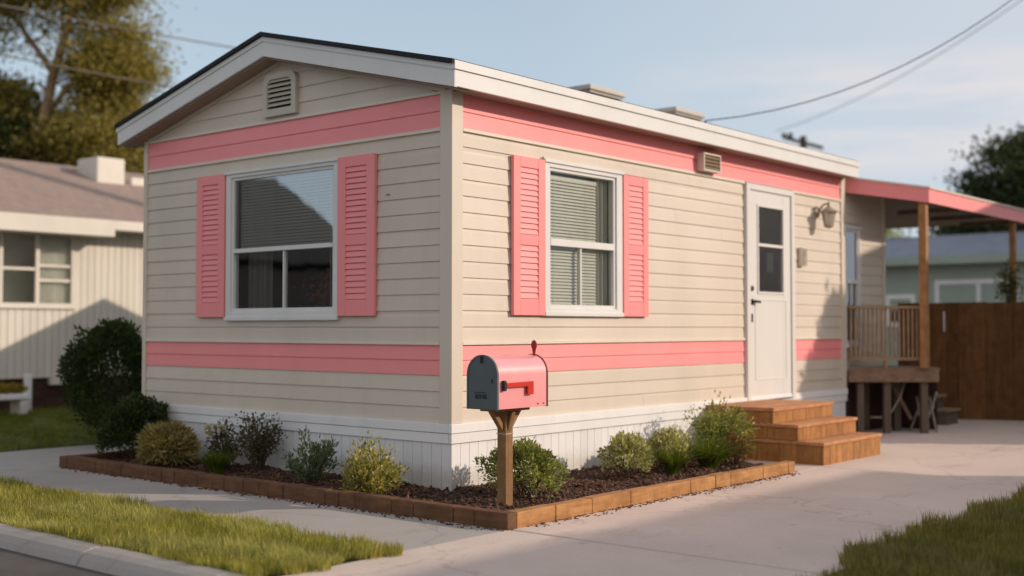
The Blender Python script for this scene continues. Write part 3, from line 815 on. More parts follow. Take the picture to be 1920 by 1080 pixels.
# deck with a slanted front edge
DZ0, DZ1 = .535, .660
A_, B_ = Vector((.03, 6.0, 0)), Vector((.735, 6.585, 0)); fe_ = (B_ - A_).normalized(); nr = Vector((fe_.y, -fe_.x, 0)); LN = (B_ - A_).length
FR = (fe_, nr, (0, 0, 1))
def al(t, o=0, z=0): return A_ + fe_ * t - nr * o + Vector((0, 0, z))
m = MB(); m.obox(al(LN / 2 + .01, .02, (DZ0 + DZ1) / 2), FR, LN / 2 + .01, .02, (DZ1 - DZ0) / 2); m.build('deck_rim', M['deck'], porch, bevel=.004)
m = MB(); m.prism([(.03, 6.02, DZ1 + .001), (.76, 6.61, DZ1 + .001), (.50, 7.02, DZ1 + .001), (.03, 7.02, DZ1 + .001)], (0, 0, .022)); m.build('deck_floor', M['deck'], porch)
m = MB(); m.box(.03, .56, 7.03, 7.05, .0, .655); m.build('deck_shade_panel', M['nbrick'], porch)  # dark sheet added for the black shade under the deck
m = MB(); m.bar((.72, 6.64, .60), (.46, 7.0, .60), .03, .11); m.build('deck_rim', M['deck'], porch)
for t, o in ((.14, .09), (.42, .09), (.80, .075), (.30, .45), (.62, .4)):
    m = MB(); p = al(t, o); m.obox(p + Vector((0, 0, DZ0 / 2 + (0 if o < .1 else .05))), FR, .036, .036, DZ0 / 2 - .004 + (0 if o < .1 else .05)); m.build('deck_leg', M['under'], porch, bevel=.004)  # darker underside material paints the under-deck shade onto the legs
RT = 1.325
rail = None
m = MB(); m.obox(al(.415, .04, RT - .016), FR, .405, .035, .016); rail = m.build('railing', M['rail'], porch, bevel=.004)
m = MB(); m.obox(al(.415, .04, .775), FR, .405, .018, .017); m.build('bottom_rail', M['rail'], rail, bevel=.003)
for i in range(17):
    m = MB(); m.obox(al(.04 + i * .0455, .04, (RT - .033 + .793) / 2), FR, .0085, .012, (RT - .033 - .793) / 2); m.build('baluster', M['rail'], rail)
for t in (.40, .79):
    m = MB(); m.obox(al(t, .04, .72), FR, .017, .016, .037); m.build('rail_foot', M['rail'], rail)
for p, q in (((.5, 6.75, .50), (.62, 6.62, .05)), ((.25, 6.6, .50), (.45, 6.6, .14))):
    m = MB(); m.bar(p, q, .028); m.build('deck_brace', M['deck'], porch)
# junk kept below the deck
ch = empty('folded_chair', (.5, 6.75, 0), 'folded metal chair frame leaning in the dark under the porch deck', 'folding chair')
for dx in (0, .14):
    m = MB(); m.tube([(.38 + dx, 6.75, .01), (.44 + dx, 6.85, .26), (.47 + dx, 6.9, .42)], .012, 8); m.build('leg', M['bronze'], ch, smooth=True)
    m = MB(); m.tube([(.52 + dx, 6.75, .01), (.43 + dx, 6.85, .26), (.40 + dx, 6.88, .36)], .012, 8); m.build('leg', M['bronze'], ch, smooth=True)
m = MB(); m.obox((.51, 6.83, .22), ((1, 0, 0), (0, .9, .43), (0, -.43, .9)), .07, .10, .008); m.build('seat', M['bronze'], ch)
m = MB(); m.tube([(.12, 6.32, .16), (.22, 6.36, .16), (.30, 6.45, .22), (.35, 6.55, .36), (.38, 6.6, .52)], .012, 8)
tag(m.build('garden_hose', M['bronze'], smooth=True), 'thin brown hose curving up under the porch deck', 'hose')
ps = empty('porch_steps', (.25, 7.95, 0), 'small shadowed steps between the porch deck and the brown fence', 'steps')
for i, (z, x0, x1) in enumerate(((.15, .04, .44), (.30, .04, .28))):
    m = MB(); m.box(x0, x1, 7.72 + i * .002, 8.1, z, z + .028); m.build('tread', M['rail'], ps, bevel=.004)
    m = MB(); m.box(x0 + .02, x1 - .03, 7.74, 8.08, 0 if i == 0 else .179, z - .001); m.build('riser', M['under'], ps)

# ------------------------------------------------------------------ entry steps
es = empty('wooden_steps', (.55, 3.7, 0), 'orange stained wooden steps of three treads below the white door', 'steps')
SY0, SY1 = 3.17, 4.28
for z0, z1, xf in ((0, .155, 1.09), (.185, .285, .87), (.315, .412, .65)):
    m = MB(); y = SY0
    while y < SY1 - .01:
        wd = random.uniform(.085, .135); y1 = min(y + wd, SY1)
        if SY1 - y1 < .05: y1 = SY1
        m.box(xf - .022, xf - random.uniform(0, .002), y + .0015, y1 - .0015, z0, z1); y = y1
    m.build('riser', M['stepwood'], es, bevel=.002)
    m = MB(); x = .03
    while x < xf - .03:
        x1 = min(x + random.uniform(.14, .22), xf - .024)
        if xf - .024 - x1 < .05: x1 = xf - .024
        m.box(x + .0015, x1 - .0015, SY0 + random.uniform(0, .002), SY0 + .02, z0, z1)
        x = x1
    m.build('side_panel', M['stepwood'], es, bevel=.002)
    m = MB(); m.box(.03, xf - .024, SY1 - .02, SY1, z0, z1); m.build('side_panel', M['stepwood'], es, bevel=.002)
    m = MB(); xb = .03 if z1 > .4 else xf - .27
    w = (xf + .012 - xb) / 2
    for i in range(2): m.box(xb + i * w + .001, xb + (i + 1) * w - .002, SY0 - .014, SY1 + .014, z1 + .001, z1 + .029)
    m.box(.03, xb - .002, SY0 - .010, SY0 + .02, z1 + .001, z1 + .027)
    m.build('tread', M['tread'], es, bevel=.006)

# ------------------------------------------------------------------ flower bed
EH = .088
ed = empty('bed_edging', (1.06, -.70, 0), 'low timber block edging around the mulched flower bed', 'edging')
x = 1.105; ex0 = -3.50
while x > ex0:
    wd = random.uniform(.14, .36) if x > 0 else random.uniform(.10, .22)
    x1 = max(x - wd, ex0); dz = random.uniform(-.004, .004); dy = random.uniform(-.004, .004)
    m = MB(); m.box(x1 + .0015, x - .0015, -.745 + dy - .02 * max(0, -x / 3.7), -.665 + dy, -.02, EH + dz)
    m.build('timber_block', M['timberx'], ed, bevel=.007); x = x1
y = -.663
while y < 2.63:
    wd = random.uniform(.18, .5); y1 = min(y + wd, 2.64); dz = random.uniform(-.004, .004); dx = random.uniform(-.004, .004)
    m = MB(); m.box(1.025 + dx, 1.105 + dx, y + .0015, y1 - .0015, -.02, EH + dz)
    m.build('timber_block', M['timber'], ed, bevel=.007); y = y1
for i in range(5):
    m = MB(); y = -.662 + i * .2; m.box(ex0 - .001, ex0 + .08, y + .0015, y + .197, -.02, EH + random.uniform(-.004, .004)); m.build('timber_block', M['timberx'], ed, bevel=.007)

def mulchz(x, y): return .030 + .022 * np.clip(1 - np.minimum(np.abs(x) if False else np.where(y > 0, x, 9), np.where(x < 0, -y, 9)) / .5, 0, 1) + .012 * np.sin(x * 9) * np.cos(y * 11)
vs, fs = [], []
for (x0, x1, y0, y1) in ((ex0 + .07, 1.03, -.67, .02), (-.0, 1.03, .02, 2.75)):
    nx, ny = int((x1 - x0) / .03) + 2, int((y1 - y0) / .03) + 2
    X, Y = np.meshgrid(np.linspace(x0, x1, nx), np.linspace(y0, y1, ny))
    Z = mulchz(X, Y) + RNG.normal(size=X.shape) * .006
    b = sum(len(v) for v in vs)
    vs.append(np.stack([X, Y, Z], -1).reshape(-1, 3))
    i = (np.arange(ny - 1)[:, None] * nx + np.arange(nx - 1)[None]).ravel() + b
    fs.append(np.stack([i, i + 1, i + nx + 1, i + nx], 1))
tag(npmesh('mulch_bed', np.concatenate(vs), np.concatenate(fs), M['mulch']), kind='structure')
n = 17000
P = np.stack([RNG.uniform(ex0 + .08, 1.02, n), RNG.uniform(-.655, 2.6, n)], 1)
P = P[(P[:, 1] < -.01) | (P[:, 0] > .02)]; inner = len(P)
st_ = 420; e1 = np.stack([RNG.uniform(-3.4, 1.1, st_), -.755 - np.abs(RNG.normal(size=st_)) * .035], 1); e2 = np.stack([1.115 + np.abs(RNG.normal(size=st_)) * .04, RNG.uniform(-.6, 2.6, st_)], 1); P = np.concatenate([P, e1, e2])
n = len(P); zz = mulchz(P[:, 0], P[:, 1]) + RNG.uniform(-.004, .014, n); zz[inner:] = .004; P = np.concatenate([P, zz[:, None]], 1)
D = RNG.normal(size=(n, 3)); D[:, 2] *= .45; D = unit(D); S = unit(np.cross(D, RNG.normal(size=(n, 3)))); U = np.cross(D, S)
l_, w_, t_ = (RNG.uniform(.5, 1.3, n) ** 2 * .015)[:, None], RNG.uniform(.003, .008, n)[:, None], RNG.uniform(.002, .005, n)[:, None]; l_[inner:] *= .45; w_[inner:] *= .5; D[inner:, 2] *= .1; D = unit(D); S = unit(np.cross(D, np.array([0, 0, 1.0]))); U = np.cross(S, D)
vv = []
for a, b, c in ((-1, -1, -1), (1, -1, -1), (1, 1, -1), (-1, 1, -1), (-1, -1, 1), (1, -1, 1), (1, 1, 1), (-1, 1, 1)): vv.append(P + D * l_ * a + S * w_ * b + U * t_ * c)
V = np.stack(vv, 1).reshape(-1, 3); b = np.arange(n)[:, None] * 8
F = np.concatenate([b + np.array([q]) for q in ((0, 3, 2, 1), (4, 5, 6, 7), (0, 1, 5, 4), (1, 2, 6, 5), (2, 3, 7, 6), (3, 0, 4, 7))], 1).reshape(-1, 4)
tag(npmesh('mulch_chips', V, F, M['chip']), 'dark brown bark mulch covering the flower bed', 'mulch', kind='stuff')

# ------------------------------------------------------------------ mailbox
mb = empty('mailbox', (.635, -.215, 0), 'glossy pink mailbox with grey door and red flags on a wooden post', 'mailbox')
mx0, mx1, my0, my1, mz0, mz1 = .545, .772, -.43, .02, .622, .822
mc = (mx0 + mx1) / 2; mr = (mx1 - mx0) / 2
def arch(y, gx=0.0, zb=0.0, nseg=20):
    r = mr + gx
    pts = [(mc - r, y, mz0 - zb), (mc + r, y, mz0 - zb)]
    for i in range(nseg + 1):
        a = math.pi * i / nseg; pts.append((mc + r * math.cos(a), y, mz1 + (r * .985) * math.sin(a)))
    return pts
m = MB(); A, B = arch(my0), arch(my1); n = len(A); m.v = [tuple(p) for p in A + B]
for i in range(n): m.f.append((i, (i + 1) % n, n + (i + 1) % n, n + i)); m.mi.append(0)
m.f.append(tuple(range(n, 2 * n))); m.mi.append(0)
m.build('mailbox_body', M['mbpink'], mb, smooth='auto')
m = MB(); m.prism(arch(my0 - .016, .006, .004), (0, .0155, 0)); md = m.build('mailbox_door', M['mbgrey'], mb, bevel=.005)
m = MB(); A, B = arch(my0 - .0185, .0065, .004)[2:], arch(my0 - .0185, -.006, 0)[2:]
ring_o = [(mc + mr + .0065, my0 - .0185, mz0 - .004)] + A + [(mc - mr - .0065, my0 - .0185, mz0 - .004)]
ring_i = [(mc + mr - .006, my0 - .0185, mz0 - .004)] + B + [(mc - mr + .006, my0 - .0185, mz0 - .004)]
for i in range(len(ring_o) - 1):
    m.face([ring_o[i], ring_o[i + 1], ring_i[i + 1], ring_i[i]])
    for r_ in (ring_o, ring_i):
        m.face([r_[i], r_[i + 1], (r_[i + 1][0], my0 - .012, r_[i + 1][2]), (r_[i][0], my0 - .012, r_[i][2])])
m.build('door_rim', M['mbgrey'], md)
m = MB(); m.box(mc - .006, mc + .006, my0 - .030, my0 - .017, .893, .935); m.box(mc + .075, mc + .081, my0 - .022, my0 - .0165, .775, .80); m.build('door_latch', M['mbdark'], md, bevel=.002)
m = MB(); m.box(mc - .062, mc + .03, my0 - .0182, my0 - .0165, .716, .720); m.build('name_plate', M['mbdark'], md)
cu = bpy.data.curves.new('lettering', 'FONT'); cu.body = 'IEENSI'; cu.size = .036; cu.extrude = .0012; cu.align_x = 'CENTER'; cu.space_character = .92; cu.offset = .0008
to = bpy.data.objects.new('lettering_curve', cu); COL.objects.link(to)
bpy.context.view_layer.update()
me = bpy.data.meshes.new_from_object(to.evaluated_get(bpy.context.evaluated_depsgraph_get()))
bpy.data.objects.remove(to); me.materials.clear(); me.materials.append(M['mbdark'])
lt = bpy.data.objects.new('lettering', me); COL.objects.link(lt); lt.parent = md
lt.location = Vector((mc - .008, my0 - .0172, .682)) - mb.location; lt.rotation_euler = (R(90), 0, 0)
m = MB()
for i in range(len(arch(0)) - 1): pass
A, B = arch(my1, .005, .003), arch(my1 + .012, .005, .003); m.prism(A, (0, .012, 0)); m.build('rear_rim', M['mbrim'], mb, bevel=.002)
# signal flag on the sunny side: pivot, arm and drop
m = MB(); m.box(mx1, mx1 + .024, -.406, -.380, .728, .790); fp = m.build('flag_pivot', M['black'], mb, bevel=.006)
m = MB(); m.prism([(mx1 + .010, -.379, .775), (mx1 + .010, -.379, .749), (mx1 + .010, -.185, .749), (mx1 + .010, -.185, .700), (mx1 + .010, -.130, .700), (mx1 + .010, -.130, .779)], (.012, 0, 0))
m.build('signal_flag', M['red'], mb, bevel=.002)
m = MB(); m.prism([(mx1 + .001, -.183, .7035), (mx1 + .001, -.132, .7035), (mx1 + .001, -.132, .7515), (mx1 + .001, -.183, .7515)], (.0085, 0, 0)); m.build('flag_bracket', M['darkred'], mb)
# paddle flag standing on the rear
fx = mc + .035; fy = my1 - .028
m = MB(); pts = [(fx - .007, fy, .905), (fx + .007, fy, .905), (fx + .009, fy, .945)]
for i in range(13):
    a = -.9 + i / 12 * (math.pi + 1.8); pts.append((fx + .021 * math.cos(a), fy, .992 + .031 * math.sin(a)))
pts.append((fx - .009, fy, .945))
m.prism(pts, (0, .010, 0)); m.build('paddle_flag', M['darkred'], mb, bevel=.003)
# rivets
m = MB()
for y, z in ((my1 - .03, .64), (my1 - .085, .64)): m.tube([(mx1, y, z), (mx1 + .003, y, z)], .005, 10)
m.build('rivet', M['mbrim'], mb)
# post and cradle
pxm, pym, ph = .640, -.215, .034
m = MB(); m.box(pxm - ph, pxm + ph, pym - ph, pym + ph, .0, .60); m.build('post', M['post'], mb, bevel=.004)
m = MB(); m.box(pxm - .075, pxm + .075, pym - .145, pym + .145, .601, .6205); m.build('cradle_board', M['post'], mb, bevel=.003)
for s in (-1, 1):
    m = MB(); m.prism([(pxm - .017, pym + s * (ph + .001), .475), (pxm - .017, pym + s * (ph + .001), .522), (pxm - .017, pym + s * .100, .600), (pxm - .017, pym + s * .140, .600)], (.034, 0, 0)); m.build('brace', M['post'], mb, bevel=.003)
    m = MB(); m.prism([(pxm + s * (ph + .001), pym - .017, .475), (pxm + s * (ph + .001), pym - .017, .522), (pxm + s * .055, pym - .017, .600), (pxm + s * .074, pym - .017, .600)], (0, .034, 0)); m.build('brace', M['post'], mb, bevel=.003)
m = MB(); q = ph + .002
for z in (.462,): m.tube([(pxm - q, pym - q, z), (pxm + q, pym - q, z), (pxm + q, pym + q, z), (pxm - q, pym + q, z), (pxm - q, pym - q, z)], .003, 6)
m.build('tie_cord', M['string'], mb)

# ------------------------------------------------------------------ plants
def shrub(name, label, loc, rx, ry, h, nst, per, size, mat, aspect=.5, lift=.25, z0=.0, clump=.05, shape=1.0, stem=.006, cat='shrub', flowers=0, up=.3, seed=1, lean=(0, 0), fill=.35):
    """stems radiate from the base to tips in an egg-shaped crown; leaves cluster round the upper stems"""
    rng = np.random.default_rng(seed)
    root = empty(name, loc, label, cat)
    base = np.array(loc); tips = []
    c = base + np.array([lean[0], lean[1], z0 + (h - z0) * .52])
    while len(tips) < nst:
        d = rng.normal(size=3); d /= np.linalg.norm(d); rad = rng.uniform(fill, 1) ** .5
        p = c + d * rad * np.array([rx, ry, (h - z0) * .5])
        if p[2] < base[2] + z0 * .6 + .02: continue
        tips.append(p)
    m = MB(); LP, LD = [], []
    for t in tips:
        b = base + np.array([rng.normal() * rx * .10, rng.normal() * ry * .10, -.02])
        mid = b * .5 + t * .5 + np.array([(t - b)[0] * .12, (t - b)[1] * .12, (t - b)[2] * .10]) * shape
        pts = [b, mid * .6 + b * .4, mid, mid * .4 + t * .6, t]
        m.tube([tuple(p) for p in pts], [stem, stem * .85, stem * .65, stem * .45, stem * .2], 4, cap=False)
        k = per
        u = rng.uniform(.45, 1.05, k) ** .8
        q = np.where(u[:, None] < .5, b + (mid - b) * u[:, None] * 2, mid + (t - mid) * (u[:, None] - .5) * 2)
        off = rng.normal(size=(k, 3)) * clump
        LP.append(q + off); dd = unit(off) + np.array([0, 0, up]) + unit(t - c) * lift; LD.append(dd + rng.normal(size=(k, 3)) * .35)
    m.build('stems', M['stem'], root)
    LP = np.concatenate(LP); LD = np.concatenate(LD); LP[:, 2] = np.maximum(LP[:, 2], base[2] + .01)
    V, F = leaf_arrays(LP, LD, rng.uniform(.6, 1.25, len(LP)) * size, aspect, .3, rng)
    npmesh('foliage', V, F, mat, root)
    if flowers:
        for k in range(flowers):
            t = tips[int(rng.integers(len(tips)))] if k > 1 else base + np.array([-rx * .75, -ry * .6, h * (.86 - .12 * k)])
            nn = 60; pp = t + rng.normal(size=(nn, 3)) * .009
            V, F = leaf_arrays(pp, rng.normal(size=(nn, 3)) + np.array([0, -.4, .3]), rng.uniform(.02, .036, nn), .8, .3, rng)
            npmesh('blossom', V, F, M['petal'], root)
    return root

def bush(name, label, loc, rx, ry, h, n, size, mat, aspect=.5, seed=1, cat='shrub', droop=.0, lobes=.10, z0=.0, up=.5, depth=.45, fold=.3, flat=.0):
    """dense rounded bush: leaves fill the outer part of a lumpy egg, more of them near the surface"""
    rng = np.random.default_rng(seed); root = empty(name, loc, label, cat); b = np.array(loc)
    d = unit(rng.normal(size=(n, 3)) + np.array([0, 0, .25]))
    if z0 <= 0: d[:, 2] = np.where(d[:, 2] < -.55, -d[:, 2], d[:, 2])
    k = rng.normal(size=(9, 3)) * 3.2; ph = rng.uniform(0, 6.28, 9)
    lump = 1 + lobes * np.sum(np.sin(d @ k.T + ph), axis=1) / 2.2
    k2 = rng.normal(size=(8, 3)) * 9; lump += lobes * .45 * np.sum(np.sin(d @ k2.T + ph[:8]), axis=1) / 2.2
    r = lump * (1 - depth * rng.uniform(0, 1, n) ** 2.2) * (1 + .05 * np.abs(rng.normal(size=n)))
    hz_ = (h - z0) / 2
    P = b + np.array([0, 0, z0 + hz_]) + d * r[:, None] * np.array([rx, ry, hz_])
    P[:, 2] = np.maximum(P[:, 2], b[2] + .005 + rng.uniform(0, .03, n))
    D = d + np.array([0, 0, up]) + rng.normal(size=(n, 3)) * .55 - np.array([0, 0, droop]) * (1 - flat)
    V, F = leaf_arrays(P, D, rng.uniform(.6, 1.3, n) * size, aspect, fold, rng)
    m = MB()
    for i in range(10):
        t = P[int(rng.integers(n))]; q = b + np.array([rng.normal() * rx * .15, rng.normal() * ry * .15, -.02])
        m.tube([tuple(q), tuple(q * .5 + t * .5 + np.array([0, 0, .02])), tuple(t)], [.007, .005, .002], 5, cap=False)
    m.build('stems', M['stem'], root)
    npmesh('foliage', V, F, mat, root)
    return root

def tuft(name, label, loc, r, h, n, w, mat, bend=(.2, 1.0), seed=1, seg=5, cat='grass tuft', extra=None):
    rng = np.random.default_rng(seed)
    root = empty(name, loc, label, cat)
    A = rng.uniform(0, 2 * np.pi, n); rr_ = rng.uniform(0, 1, n) ** .7 * r * .25
    P = np.array(loc) + np.stack([np.cos(A) * rr_, np.sin(A) * rr_, np.full(n, -.01)], 1)
    A2 = A + rng.normal(size=n) * .5
    D = np.stack([np.cos(A2), np.sin(A2), np.zeros(n)], 1)
    bd = rng.uniform(*bend, n)
    V, F = blade_arrays(P, D, h * rng.uniform(.7, 1.12, n) / (1 - .2 * bd) * .95, w * rng.uniform(.6, 1.2, n), bd * r / h * 1.9, seg, rng)
    npmesh('blades', V, F, mat, root)
    return root

# front bed, left to right
bush('tall_shrub', 'tall dark evergreen shrub at the back left corner of the mobile home', (-4.79, .47, 0), .40, .42, 1.13, 15000, .038, M['l_dark'], .55, 3, z0=.14, lobes=.13)
bush('round_shrub', 'rounded dark green shrub at the left end of the flower bed', (-3.22, -.28, .03), .26, .24, .45, 9000, .027, M['l_dark'], .55, 4, lobes=.15)
bush('ornamental_grass', 'tan feathery mound of grass right of the dark round shrub', (-2.60, -.36, .03), .19, .17, .30, 5200, .060, M['l_tan'], .16, 5, cat='grass tuft', lobes=.10, up=.15, depth=.7)
shrub('flowering_shrub', 'narrow shrub with white blossoms right of the tan grass mound', (-2.12, -.22, .035), .13, .10, .36, 26, 45, .026, M['l_rose'], .6, z0=.08, clump=.022, seed=6, flowers=3, stem=.004)
tuft('small_grass_tuft', 'small dark green grass tuft in front of the open twiggy shrub', (-1.93, -.42, .035), .16, .22, 420, .007, M['l_spike'], (.1, .8), 7, 4)
shrub('open_twiggy_shrub', 'open bronze leaved shrub with bare stems against the white skirting', (-1.74, -.20, .035), .22, .16, .45, 34, 40, .027, M['l_rose'], .65, z0=.17, clump=.022, seed=8, stem=.0045, fill=.3)
shrub('grey_green_plant', 'upright grey green leafy plant between the twiggy shrub and the yellow bush', (-.98, -.33, .035), .25, .15, .38, 28, 60, .036, M['l_silver'], .30, z0=.02, clump=.013, seed=9, stem=.004, up=1.1, fill=.6)
shrub('yellow_bush', 'yellow variegated bush near the front corner of the skirting', (-.32, -.40, .03), .185, .15, .33, 38, 90, .034, M['l_yellow'], .5, z0=-.02, clump=.030, seed=10, stem=.004, up=.8, fill=.5)
bush('mailbox_shrub', 'round green shrub growing right behind the mailbox post', (.49, .17, .035), .205, .21, .30, 5600, .026, M['l_green'], .5, 11, lobes=.22, up=.6)
bush('cream_flowered_bush', 'pale cream leaved bush, leftmost of the small plants along the sunny wall', (.46, 1.33, .035), .16, .17, .27, 2600, .026, M['l_pale'], .6, 12, lobes=.20, up=.5, depth=.6)
bush('pale_variegated_bush', 'pale bush with spiky green blades in front of its middle', (.44, 1.86, .035), .16, .18, .27, 2600, .026, M['l_pale'], .55, 13, lobes=.18, up=.5, depth=.6)
tuft('spiky_grass', 'short spiky green tuft in front of the pale variegated bush', (.60, 1.72, .045), .17, .23, 300, .010, M['l_spike'], (.1, .95), 14, 4)
tuft('fan_grass', 'bright green fan of grass blades between the pale bush and the red plant', (.62, 2.20, .045), .25, .30, 420, .012, M['l_spike'], (.15, 1.05), 15, 5)
shrub('red_leaved_plant', 'thin reddish plant beside the green grass fan', (.70, 2.45, .045), .10, .12, .26, 22, 32, .026, M['l_red'], .35, z0=.0, clump=.022, seed=16, stem=.003, up=.9, cat='plant')
shrub('corner_bush', 'tallest green bush in the bed leaning against the wooden steps', (.42, 2.72, .045),   .24, .26, .54, 60, 75, .030, M['l_green'], .5, z0=.0, clump=.035, seed=17, stem=.005, up=.4, lean=(.0, .0), fill=.3)

# ------------------------------------------------------------------ trees
def tree(name, label, base, trunk, r0, limbs, clumps, per, leaf, mat, spread=.5, seed=1, bark='bark', group=None):
    """trunk: polyline offsets; limbs: lists of points; clumps: (x,y,z,rad,weight) ellipsoids filled with leaf clumps"""
    rng = np.random.default_rng(seed)
    root = empty(name, base, label, 'tree', group); b = np.array(base)
    m = MB(); tp = [b + np.array(p) for p in trunk]
    m.tube([tuple(p) for p in tp], list(np.linspace(r0, r0 * .35, len(tp))), 10)
    for lb in limbs:
        lp = [b + np.array(p) for p in lb]; m.tube([tuple(p) for p in lp], list(np.linspace(r0 * .42, r0 * .08, len(lp))), 6)
    tr = m.build('trunk', M[bark], root, smooth=True)
    LP, LD = [], []
    for (cx, cy, czz, rad, cnt) in clumps:
        for k in range(cnt):
            d = rng.normal(size=3); d /= np.linalg.norm(d)
            c = b + np.array([cx, cy, czz]) + d * rad * rng.uniform(.25, 1) ** .6 * np.array([1, 1, .85])
            nn = int(per * rng.uniform(.6, 1.4)); s = spread * rng.uniform(.6, 1.2)
            off = rng.normal(size=(nn, 3)) * np.array([s, s, s * .55])
            LP.append(c + off); LD.append(off * .6 + rng.normal(size=(nn, 3)) * .4 + np.array([0, 0, -.1]))
    LP = np.concatenate(LP); LD = np.concatenate(LD)
    V, F = leaf_arrays(LP, LD, rng.uniform(.6, 1.3, len(LP)) * leaf, .55, .25, rng)
    npmesh('crown', V, F, mat, root)
    return root

# big sunlit tree behind the white house
tree('tall_tree', 'tall sunlit tree with a bare leaning trunk behind the white house', (-17.6, 6.3, 0),
     [(0, 0, 0), (.05, .05, 2.4), (.20, .14, 4.2), (.40, .27, 5.3), (.56, .36, 6.2), (.80, .52, 7.1), (1.0, .7, 8.4)], .17,
     [[(.2, .14, 4.2), (-.4, -.5, 5.2), (-1.2, -1.2, 6.2)], [(.4, .27, 5.3), (.9, .8, 6.3), (1.3, 1.2, 7.3)], [(.56, .36, 6.2), (-.1, 0, 7.2), (-.9, -.6, 8.2)]],
     [(-1.0, -.8, 7.4, 1.2, 44), (.5, .5, 8.0, 1.1, 34), (1.35, 1.15, 6.6, .85, 40), (-.4, -.6, 8.8, 1.2, 36), (-1.5, -1.3, 6.0, .9, 26), (1.3, 1.1, 8.2, .8, 22), (-1.7, -1.5, 8.6, 1.0, 24), (-1.9, -1.7, 7.2, .9, 24), (-.5, -.3, 5.6, .7, 14)],
     330, .082, M['l_tree'], .29, 21)
tree('bushy_tree', 'bushy olive green tree behind the white house roof', (-16.7, 7.5, 0),
     [(0, 0, 0), (0, .1, 2), (.1, .1, 4), (.1, .2, 6)], .16,
     [[(.1, .1, 3.6), (.6, .5, 4.8)], [(.1, .1, 4), (-.6, -.5, 5)]],
     [(0, 0, 5.1, .95, 54), (.15, .15, 6.2, .7, 40), (-.6, -.5, 4.5, .9, 44), (.45, .45, 4.3, .9, 44)], 330, .08, M['l_tree'], .27, 22)
tree('shaded_tree', 'dark green tree in the shade low behind the white house roof', (-19.6, 5.4, 0),
     [(0, 0, 0), (0, 0, 2), (.1, .1, 4.2)], .16, [[(0, 0, 3), (.6, .6, 4.5)]],
     [(0, 0, 4.6, 1.2, 60), (-1.0, -.9, 5.2, 1.1, 50), (1.2, 1.0, 4.5, 1.1, 54), (-.6, -.6, 6.4, .9, 34), (.9, .8, 5.6, .8, 30)], 200, .12, M['l_tree2'], .32, 23)
# right background trees
tree('dark_tree', 'dark rounded tree beyond the pale green house', (-3.55, 22.9, 0),
     [(0, 0, 0), (0, 0, 2), (.1, .1, 4)], .22, [[(0, 0, 3), (.8, .6, 4.2)], [(0, 0, 3), (-.8, -.6, 4.2)]],
     [(.2, .2, 4.3, 1.2, 46), (-.5, -.4, 3.6, 1.0, 34), (.9, .8, 4.9, .9, 24), (1.5, 1.2, 4.0, 1.3, 40), (.1, .1, 5.1, .7, 14)], 170, .13, M['l_tree2'], .28, 24)
tree('far_tree', 'small green tree showing between the canopy and the blue roof', (-8.4, 26.5, 0),
     [(0, 0, 0), (0, 0, 2), (.1, .1, 3)], .16, [[(0, 0, 1.8), (.6, .5, 2.8)]],
     [(0, 0, 3.0, 1.0, 30), (1.4, 1.2, 3.0, .8, 20), (-1.2, -1, 2.8, .8, 18)], 120, .13, M['l_green'], .3, 25)

# ------------------------------------------------------------------ white house on the left
nh = empty('white_house', (-13, 3, 0), 'white house with grey shingle roof and grooved siding left of the mobile home', 'house')
NX = -10.0; NY0, NY1 = -3.0, 9.0
m = MB()
y = NY0
wy0, wy1, wz0, wz1 = 2.06, 3.04, 1.43, 2.345
while y < NY1:
    y1 = min(y + .105, NY1); mid = (y + y1) / 2; o = random.uniform(0, .004)
    segs = ((.42, wz0), (wz1, 2.62)) if wy0 < mid < wy1 else ((.42, 2.62),)
    for a, b in segs: m.box(NX - .02, NX + .012 + o, y + .005, y1 - .005, a, b)
    y = y1
m.box(NX - .06, NX - .0, NY0, NY1, .42, wz0 - .1); m.box(NX - .06, NX, NY0, wy0 - .05, wz0 - .1, 2.62); m.box(NX - .06, NX, wy1 + .05, NY1, wz0 - .1, 2.62)
m.box(-16, NX - .06, NY0, NY0 + .05, .0, 2.62); m.box(-16, NX - .06, NY1 - .05, NY1, .0, 2.62); m.box(-16.05, -16, NY0, NY1, 0, 2.62)
m.build('wall', M['nwall'], nh)
m = MB(); m.box(NX - .3, NX - .03, NY0, NY1, -.02, .418); m.build('brick_base', M['nbrick'], nh)
m = MB(); m.box(NX - .03, NX + .05, 2.75, 3.4, .32, .415); m.build('base_board', M['nwall'], nh)
m = MB()
for a, b, c, d in ((wy0 - .05, wy0, wz0 - .05, wz1 + .03), (wy1, wy1 + .06, wz0 - .05, wz1 + .03)): m.box(NX - .03, NX + .035, a, b, c, d)
m.box(NX - .03, NX + .034, wy0, wy1, wz1, wz1 + .03); m.box(NX - .03, NX + .05, wy0 - .06, wy1 + .07, wz0 - .075, wz0 - .045); m.box(NX - .03, NX + .034, wy0, wy1, wz0 - .045, wz0)
nw = m.build('window', M['nwall'], nh)
m = MB(); wm = wy0 + .5
m.box(NX - .03, NX + .025, wm - .035, wm + .02, wz0, wz1); m.box(NX - .03, NX + .015, wy0, wm - .035, 1.87, 1.91)
for z in (1.72, 1.92): m.box(NX - .03, NX + .015, wm + .02, wy1, z, z + .04)
m.build('window_sash', M['nwall'], nw)
m = MB(); m.face([(NX - .01, wy0, wz0), (NX - .01, wy1, wz0), (NX - .01, wy1, wz1), (NX - .01, wy0, wz1)]); m.build('glass_pane', M['glass'], nw, keep=True)
m = MB(); m.face([(NX - .5, wy0 - .1, wz0 - .1), (NX - .5, wy1 + .1, wz0 - .1), (NX - .5, wy1 + .1, wz1 + .1), (NX - .5, wy0 - .1, wz1 + .1)])
